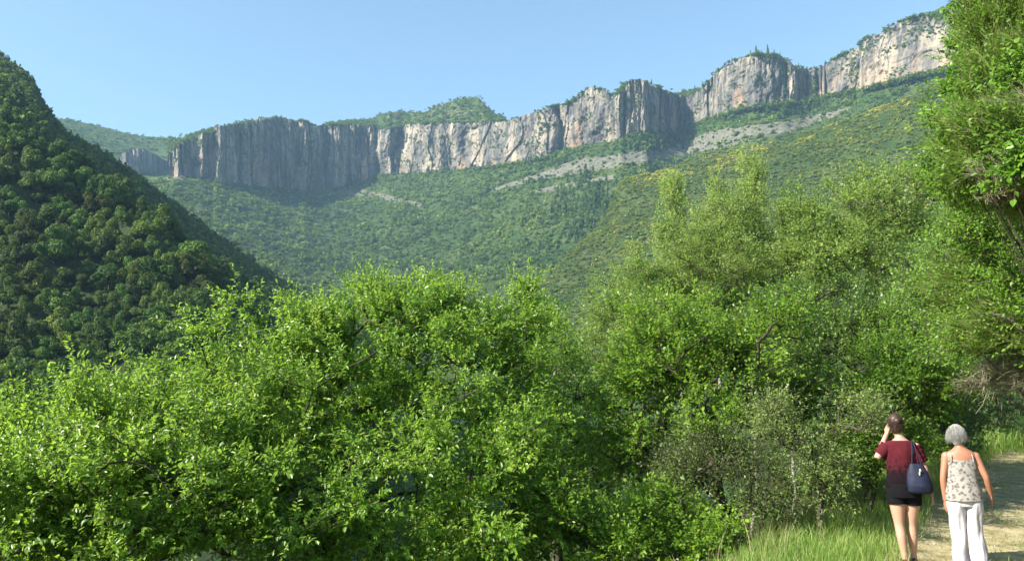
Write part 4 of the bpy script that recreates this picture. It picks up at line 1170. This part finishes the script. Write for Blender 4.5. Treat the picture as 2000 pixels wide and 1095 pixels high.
def skin_mat(name, col, red):
    m, nt, b, out = new_mat(name)
    tc = N(nt, 'ShaderNodeTexCoord')
    n = noise(nt, tc.outputs['Object'], 9, 5)
    r = ramp(nt, n.outputs[0], [(0.35, col), (0.7, red)])
    nt.links.new(r.outputs[0], b.inputs['Base Color'])
    b.inputs['Roughness'].default_value = 0.5
    b.inputs['Subsurface Weight'].default_value = 0.12
    b.inputs['Subsurface Radius'].default_value = (0.02, 0.008, 0.004)
    return m
M['skin'] = skin_mat('fair_skin', (0.40, 0.235, 0.165), (0.46, 0.26, 0.18))
M['tan_skin'] = skin_mat('sunburnt_skin', (0.31, 0.15, 0.09), (0.38, 0.16, 0.10))
M['brown_hair'] = plain('brown_hair', (0.045, 0.022, 0.014), 0.5, 0.5, 40, 0.5)
M['silver_hair'] = plain('silver_hair', (0.30, 0.295, 0.28), 0.5, 0.3, 40, 0.5)
M['black_cloth'] = plain('black_cloth', (0.006, 0.006, 0.008), 0.9, 0.3, 60, 0.1)
M['white_cloth'] = plain('white_cloth', (0.46, 0.44, 0.47), 0.85, 0.06, 8)
M['navy'] = plain('navy_leather', (0.010, 0.014, 0.034), 0.65, 0.3, 12, 0.25)
M['shoe'] = plain('dark_shoe', (0.03, 0.025, 0.025), 0.6)
M['sandal'] = plain('pale_sandal', (0.35, 0.3, 0.28), 0.6)
M['metal'] = plain('pale_metal', (0.5, 0.48, 0.42), 0.35)
m, nt, b, out = new_mat('maroon_jersey')
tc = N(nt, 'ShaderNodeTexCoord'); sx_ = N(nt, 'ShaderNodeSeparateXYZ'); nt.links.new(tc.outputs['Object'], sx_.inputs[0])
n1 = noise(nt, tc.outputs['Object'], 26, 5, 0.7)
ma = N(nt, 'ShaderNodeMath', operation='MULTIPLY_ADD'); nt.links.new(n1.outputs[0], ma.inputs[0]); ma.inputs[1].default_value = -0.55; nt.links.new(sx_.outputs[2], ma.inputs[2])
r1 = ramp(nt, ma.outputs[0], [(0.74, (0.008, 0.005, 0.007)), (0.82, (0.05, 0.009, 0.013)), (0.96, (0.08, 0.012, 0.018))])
nt.links.new(r1.outputs[0], b.inputs['Base Color']); b.inputs['Roughness'].default_value = 0.95; b.inputs['Specular IOR Level'].default_value = 0.08
M['maroon'] = m
m, nt, b, out = new_mat('flowered_cloth')
tc = N(nt, 'ShaderNodeTexCoord')
vo = N(nt, 'ShaderNodeTexVoronoi'); vo.inputs['Scale'].default_value = 26; nt.links.new(tc.outputs['Object'], vo.inputs['Vector'])
n1 = noise(nt, tc.outputs['Object'], 30, 4, 0.7)
ad = N(nt, 'ShaderNodeMath', operation='ADD'); nt.links.new(vo.outputs['Distance'], ad.inputs[0]); nt.links.new(n1.outputs[0], ad.inputs[1])
r1 = ramp(nt, ad.outputs[0], [(0.60, (0.07, 0.065, 0.05)), (0.85, (0.17, 0.155, 0.13)), (1.25, (0.27, 0.25, 0.235))])
nt.links.new(r1.outputs[0], b.inputs['Base Color']); b.inputs['Roughness'].default_value = 0.9
M['flowered'] = m

def folds(amp, freq, seed, zf=6.0, vert=True):
    def f(V, a):
        c = V.mean(1, keepdims=True)
        d = V - c; d[..., 2] = 0
        q = np.stack([np.cos(a)[None, :] * freq + 0 * V[..., 2], np.sin(a)[None, :] * freq + 0 * V[..., 2], V[..., 2] * zf], -1)
        nz = fbm(q, seed, 3)
        return V + unit(d) * (nz * amp)[..., None]
    return f

def body_parts(arms, legs, head_c, stoop=0.0):
    torso = dense([(0, 0, 0.755, 0.135, 0.095), (0, -0.01, 0.82, 0.172, 0.118), (0, -0.015, 0.88, 0.172, 0.120), (0, 0, 0.97, 0.140, 0.098), (0, 0.005, 1.04, 0.126, 0.088),
                   (0, 0.01, 1.12, 0.138, 0.098), (0, 0.01, 1.21, 0.152, 0.105), (0, 0.0, 1.285, 0.172, 0.090), (0, -0.005, 1.335, 0.152, 0.076), (0, -0.005, 1.37, 0.090, 0.062),
                   (0, 0.005, 1.41, 0.047, 0.050), (head_c[0] * .7, 0.02, 1.47, 0.046, 0.050)], 46)
    ps = [ring_loft(torso, 32)]
    hx, hy, hz = head_c
    ps.append(ellipsoid((hx, hy - 0.005, hz + 0.015), (0.074, 0.094, 0.098)))
    ps.append(ellipsoid((hx, hy + 0.025, hz - 0.035), (0.057, 0.068, 0.080)))
    ps.append(ellipsoid((hx, hy + 0.095, hz - 0.018), (0.013, 0.018, 0.024), 10, 8))       # nose
    ps.append(ellipsoid((hx, hy + 0.085, hz - 0.058), (0.022, 0.012, 0.009), 10, 8))       # mouth
    ps.append(ellipsoid((hx, hy + 0.078, hz - 0.092), (0.020, 0.016, 0.016), 10, 8))       # chin
    for s in (-1, 1):
        ps.append(ellipsoid((hx + s * 0.076, hy - 0.005, hz - 0.012), (0.010, 0.020, 0.032), 10, 8))   # ears
    for (hip, knee, ankle, toe) in legs:
        hip, knee, ankle, toe = map(np.array, (hip, knee, ankle, toe))
        cm = knee * 0.62 + ankle * 0.38 + np.array([0, -0.015, 0])
        ps.append(capsule([hip, hip * .5 + knee * .5, knee, cm, knee * .2 + ankle * .8, ankle], [0.094, 0.078, 0.052, 0.053, 0.036, 0.034], 20))
        ps.append(capsule([ankle + [0, -0.03, -0.04], ankle * .4 + toe * .6 + [0, 0, -0.005], toe], [0.030, 0.034, 0.024], 14))
    for (sh, el, wr, hd) in arms:
        sh, el, wr = map(np.array, (sh, el, wr))
        ps.append(capsule([sh, sh * .6 + el * .4, el, el * .7 + wr * .3, wr], [0.050, 0.043, 0.034, 0.036, 0.024], 16))
        ps += hd
    return ps

def place_person(label, px, Yd, turn, scale):
    x = float((px - 1000) / FPX) * Yd
    dy = None
    p_ = P(px, 1080, Yd)
    e = empty('person', (p_[0], p_[1], float(ground_h(p_[0], p_[1])) + 0.005))
    e.rotation_euler = (0, 0, turn); e.scale = (scale,) * 3
    tag(e, label, 'person')
    return e

# --- woman in maroon
w1 = place_person('walker from behind in maroon shirt and black shorts, one hand raised to the ear', 1775, 9.35, -0.30, 0.985)
hc = (-0.035, 0.03, 1.555)
armL = ((-0.158, 0, 1.300), (-0.262, -0.015, 1.165), (-0.135, 0.03, 1.44), hand((-0.132, 0.03, 1.445), (0.22, 0.1, 0.9), (-0.8, -0.5, 0.1), (0.2, 0.9, 0), curl=0.55))
armR = ((0.158, 0, 1.300), (0.232, -0.02, 1.06), (0.285, 0.03, 0.82), hand((0.287, 0.033, 0.81), (0.12, 0.12, -1), (1, -0.3, 0), (-0.2, 1, 0), curl=0.35))
legL = ((-0.085, 0, 0.80), (-0.075, 0.0, 0.45), (-0.045, -0.03, 0.085), (-0.05, 0.13, 0.028))
legR = ((0.085, 0.01, 0.80), (0.060, 0.06, 0.45), (0.060, 0.09, 0.085), (0.07, 0.25, 0.030))
solid('body', body_parts([armL, armR], [legL, legR], hc), M['skin'], w1)
shirt = dense([(0, -0.005, 0.86, 0.186, 0.136), (0, -0.005, 0.93, 0.182, 0.132), (0, 0, 1.02, 0.163, 0.118), (0, 0.005, 1.12, 0.162, 0.118), (0, 0.005, 1.21, 0.170, 0.120), (0, 0, 1.285, 0.192, 0.106), (0, -0.005, 1.345, 0.172, 0.088), (0, 0.0, 1.372, 0.112, 0.078)], 60)
sleeves = []
for s, el in ((-1, armL[1]), (1, armR[1])):
    sh = np.array([s * 0.138, 0, 1.312]); el = np.array(el, float)
    d_ = el - sh
    pts = np.array([sh, sh + d_ * 0.25, sh + d_ * 0.5, sh + d_ * 0.72]); V, F = limb(dense(pts, 14), np.linspace(0.076, 0.066, 14) + 0.003 * np.sin(np.arange(14) * 1.7), 24)
    sleeves.append((V, [F]))
V, F = join([ring_loft(shirt, 72, folds(0.020, 1.6, 301, 5.0), (False, False))] + sleeves)
o = add_mesh('t_shirt', V, F, M['maroon'], w1, True)
sm = o.modifiers.new('thickness', 'SOLIDIFY'); sm.thickness = 0.004
shr = dense([(0, -0.01, 0.745, 0.172, 0.122), (0, -0.01, 0.80, 0.184, 0.130), (0, -0.01, 0.88, 0.182, 0.130), (0, 0, 0.96, 0.158, 0.112)], 26)
lg_ = []
for (hip, knee, *_r) in (legL, legR):
    hip = np.array(hip, float); knee = np.array(knee, float); d_ = knee - hip
    V, F = limb(dense(np.array([hip + [0, 0, 0.02], hip + d_ * 0.2, hip + d_ * 0.36]), 10), np.linspace(0.104, 0.099, 10), 28); lg_.append((V, [F]))
V, F = join([ring_loft(shr, 56, folds(0.008, 1.5, 303, 9.0), (False, False))] + lg_)
o = add_mesh('shorts', V, F, M['black_cloth'], w1, True)
sm = o.modifiers.new('thickness', 'SOLIDIFY'); sm.thickness = 0.004
def hair(name, parts, mat, parent, seed, strands, hx, hy, hz, length, wid=0.0022):
    o = solid(name, parts, mat, parent, 0.006, 2)
    rgh = np.random.default_rng(seed)
    n = strands
    d = rdir(n, rgh); d[:, 2] = np.abs(d[:, 2]) * 1.0 - 0.12; d[:, 1] = np.where(d[:, 1] > 0.55, -d[:, 1], d[:, 1]); d = unit(d)
    p0 = np.array([hx, hy - 0.008, hz + 0.016]) + d * np.array([0.079, 0.101, 0.102])
    g = Geo(); cur = p0; L = length * (0.6 + 0.6 * rgh.random(n))
    out_d = unit(d * [1, 1, 0.15])
    dr = unit(out_d * 0.45 + np.array([0, -0.12, -0.9]) + 0.45 * rdir(n, rgh))
    for k in range(4):
        nx = cur + dr * (L / 4)[:, None]
        V, F = tubes(cur, nx, wid * (1.2 - .25 * k), wid * (0.95 - .25 * k), 3); g.add(V, F)
        cur = nx; dr = unit(dr + np.array([0, 0, -0.55]) - 0.22 * out_d + 0.16 * rdir(n, rgh))
    g.build('hair_strands', mat, o, True)
    return o
hx, hy, hz = hc
hair('hair', [ellipsoid((hx, hy - 0.014, hz + 0.022), (0.083, 0.098, 0.104)), ellipsoid((hx, hy - 0.05, hz - 0.035), (0.068, 0.062, 0.075)), ellipsoid((hx + 0.01, hy - 0.105, hz + 0.035), (0.038, 0.034, 0.038))], M['brown_hair'], w1, 5, 420, hx, hy, hz, 0.075)
for s, q in ((-1, legL), (1, legR)):
    an_, to_ = np.array(q[2]), np.array(q[3])
    o = solid('shoe', [capsule([an_ + [0, -0.035, -0.038], an_ * .5 + to_ * .5 + [0, 0, -0.008], to_ + [0, 0.005, 0.004]], [0.038, 0.042, 0.032], 14)], M['shoe'], w1, 0.006, 2)
for s in (-1, 1):
    V, F = ellipsoid((hx + s * 0.030, hy + 0.079, hz + 0.003), (0.012, 0.008, 0.009), 12, 8); add_mesh('eye', V, F, M['white_cloth'], w1, True)

# --- shoulder bag, hung from her right shoulder
p_ = P(1775, 1080, 9.15)
bagr = empty('shoulder_bag', w1.location); bagr.rotation_euler = w1.rotation_euler; bagr.scale = w1.scale
tag(bagr, 'navy slouchy shoulder bag hanging at the right hip of the walker in maroon', 'bag')
rows = dense([(0.150, -0.150, 0.800, 0.09, 0.030), (0.150, -0.155, 0.82, 0.126, 0.054), (0.148, -0.158, 0.88, 0.132, 0.064), (0.142, -0.156, 0.95, 0.122, 0.060), (0.135, -0.150, 1.03, 0.105, 0.048), (0.128, -0.145, 1.09, 0.082, 0.030), (0.125, -0.145, 1.125, 0.065, 0.016)], 40)
V, F = ring_loft(rows, 48, folds(0.012, 1.3, 311, 7.0)); add_mesh('bag_body', V, F, M['navy'], bagr, True)
for off in (-0.045, 0.05):
    pts = dense(np.array([(0.125 + off, -0.15, 1.115), (0.118 + off * .5, -0.135, 1.24), (0.115 + off * .15, -0.085, 1.350), (0.115, 0.0, 1.375), (0.118 - off * .2, 0.09, 1.32), (0.135 - off * .5, 0.13, 1.20), (0.14 - off, -0.02, 1.10), (0.125 + off, -0.13, 1.11)]), 48)
    V, F = limb(pts, np.full(48, 0.0075), 8); add_mesh('strap', V, F, M['navy'], bagr, True)
V, F = join([ellipsoid((0.15, -0.218, 1.055), (0.012, 0.006, 0.018), 10, 8), ellipsoid((0.142, -0.215, 1.02), (0.009, 0.006, 0.022), 10, 8)]); add_mesh('charm', V, F, M['metal'], bagr, True)

# --- woman in white trousers
w2 = place_person('grey-haired walker seen from behind in a flowered camisole and white trousers', 1893, 8.95, -0.32, 0.925)
hc = (-0.022, 0.03, 1.545)
armL = ((-0.152, 0, 1.295), (-0.205, -0.02, 1.05), (-0.195, 0.03, 0.80), hand((-0.194, 0.033, 0.79), (0.05, 0.12, -1), (-1, -0.3, 0), (0.2, 1, 0), curl=0.35))
armR = ((0.152, 0, 1.295), (0.238, -0.03, 1.06), (0.285, 0.06, 0.86), hand((0.288, 0.065, 0.85), (0.15, 0.25, -0.9), (1, -0.4, 0), (-0.2, 1, 0), curl=0.8))
legL = ((-0.085, 0, 0.80), (-0.080, 0.05, 0.45), (-0.075, 0.07, 0.085), (-0.09, 0.23, 0.028))
legR = ((0.085, 0, 0.80), (0.080, 0.0, 0.45), (0.085, -0.07, 0.085), (0.10, 0.09, 0.028))
solid('body', body_parts([armL, armR], [legL, legR], hc), M['tan_skin'], w2)
top_ = dense([(0, -0.01, 0.80, 0.205, 0.150), (0, -0.01, 0.88, 0.196, 0.143), (0, -0.005, 0.97, 0.172, 0.125), (0, 0, 1.06, 0.156, 0.112), (0, 0.005, 1.14, 0.160, 0.114), (0, 0.01, 1.21, 0.162, 0.114), (0, 0.005, 1.262, 0.166, 0.104)], 60)
def neckline(V, a):
    V = folds(0.016, 1.5, 321, 5.0)(V, a)
    t = np.clip((V[..., 2] - 1.14) / 0.10, 0, 1)
    V[..., 2] += t * (0.022 * np.abs(np.cos(a))[None, :] - 0.012)
    return V
st_ = []
for s in (-1, 1):
    pts = dense(np.array([(s * 0.115, -0.088, 1.235), (s * 0.108, -0.080, 1.30), (s * 0.100, -0.03, 1.352), (s * 0.100, 0.03, 1.345), (s * 0.10, 0.10, 1.24)]), 20)
    V, F = limb(pts, np.full(20, 0.0065), 8); st_.append((V, [F]))
V, F = join([ring_loft(top_, 72, neckline, (False, False))] + st_)
o = add_mesh('camisole', V, F, M['flowered'], w2, True)
sm = o.modifiers.new('thickness', 'SOLIDIFY'); sm.thickness = 0.003
tr_ = []
for k, q in enumerate((legL, legR)):
    hip, knee, ank = (np.array(v, float) for v in q[:3])
    s = -1 if k == 0 else 1
    rows = dense([(hip[0] * 1.0, hip[1] - 0.005, 0.84, 0.098, 0.118), (hip[0] * 1.02, hip[1] - 0.005, 0.74, 0.096, 0.112), (knee[0] * 1.02, knee[1] * .6, 0.60, 0.086, 0.096), (knee[0], knee[1], 0.45, 0.082, 0.088), (ank[0] * .5 + knee[0] * .5, ank[1] * .5 + knee[1] * .5 - 0.01, 0.27, 0.076, 0.082), (ank[0], ank[1] - 0.005, 0.045, 0.082, 0.095)], 64)
    V, F = ring_loft(rows, 56, folds(0.028, 1.8, 331 + k, 4.5), (False, False)); tr_.append((V, F))
rows = dense([(0, -0.01, 0.735, 0.150, 0.112), (0, -0.01, 0.83, 0.185, 0.130), (0, -0.01, 0.90, 0.180, 0.130), (0, 0, 0.96, 0.152, 0.110)], 20)
tr_.append(ring_loft(rows, 56, None, (False, False)))
V, F = join(tr_)
o = add_mesh('trousers', V, F, M['white_cloth'], w2, True)
sm = o.modifiers.new('thickness', 'SOLIDIFY'); sm.thickness = 0.003
hx, hy, hz = hc
hair('hair', [ellipsoid((hx, hy - 0.014, hz + 0.018), (0.077, 0.094, 0.098)), ellipsoid((hx, hy - 0.040, hz - 0.05), (0.064, 0.062, 0.085)), ellipsoid((hx - 0.005, hy - 0.045, hz - 0.085), (0.050, 0.038, 0.052))], M['silver_hair'], w2, 6, 1900, hx, hy, hz, 0.115, 0.0014)
for s, q in ((-1, legL), (1, legR)):
    an_, to_ = np.array(q[2]), np.array(q[3])
    solid('sandal', [capsule([an_ + [0, -0.035, -0.048], an_ * .5 + to_ * .5 + [0, 0, -0.022], to_ + [0, 0.005, -0.008]], [0.032, 0.034, 0.028], 14)], M['shoe'], w2, 0.006, 2)
for s in (-1, 1):
    V, F = ellipsoid((hx + s * 0.030, hy + 0.079, hz + 0.003), (0.012, 0.008, 0.009), 12, 8); add_mesh('eye', V, F, M['white_cloth'], w2, True)

# ------------------------------------------------------------------ air
HAZE = 0.00013
lo = np.array([-4600, -4600, VALLEY - 2.0]); hi_ = np.array([4600, 4600, 900.0])
cx_ = np.array([[lo[0] if not (k & 1) else hi_[0], lo[1] if not (k & 2) else hi_[1], lo[2] if not (k & 4) else hi_[2]] for k in range(8)])
hm = bpy.data.materials.new('haze_air'); hm.use_nodes = True
hn = hm.node_tree; hn.nodes.remove(hn.nodes['Principled BSDF'])
pv_ = hn.nodes.new('ShaderNodeVolumePrincipled')
pv_.inputs['Color'].default_value = (0.42, 0.70, 1.0, 1)
pv_.inputs['Density'].default_value = HAZE
pv_.inputs['Anisotropy'].default_value = 0.0
hn.links.new(pv_.outputs[0], hn.nodes['Material Output'].inputs['Volume'])
o = add_mesh('haze', cx_, np.array([[0, 2, 3, 1], [4, 5, 7, 6], [0, 1, 5, 4], [2, 6, 7, 3], [0, 4, 6, 2], [1, 3, 7, 5]]), hm)
tag(o, kind='stuff', label='thin blue air haze over the valley')
print('faces', sum(len(o.data.polygons) for o in bpy.data.objects if o.type == 'MESH' and o.data.users == 1))
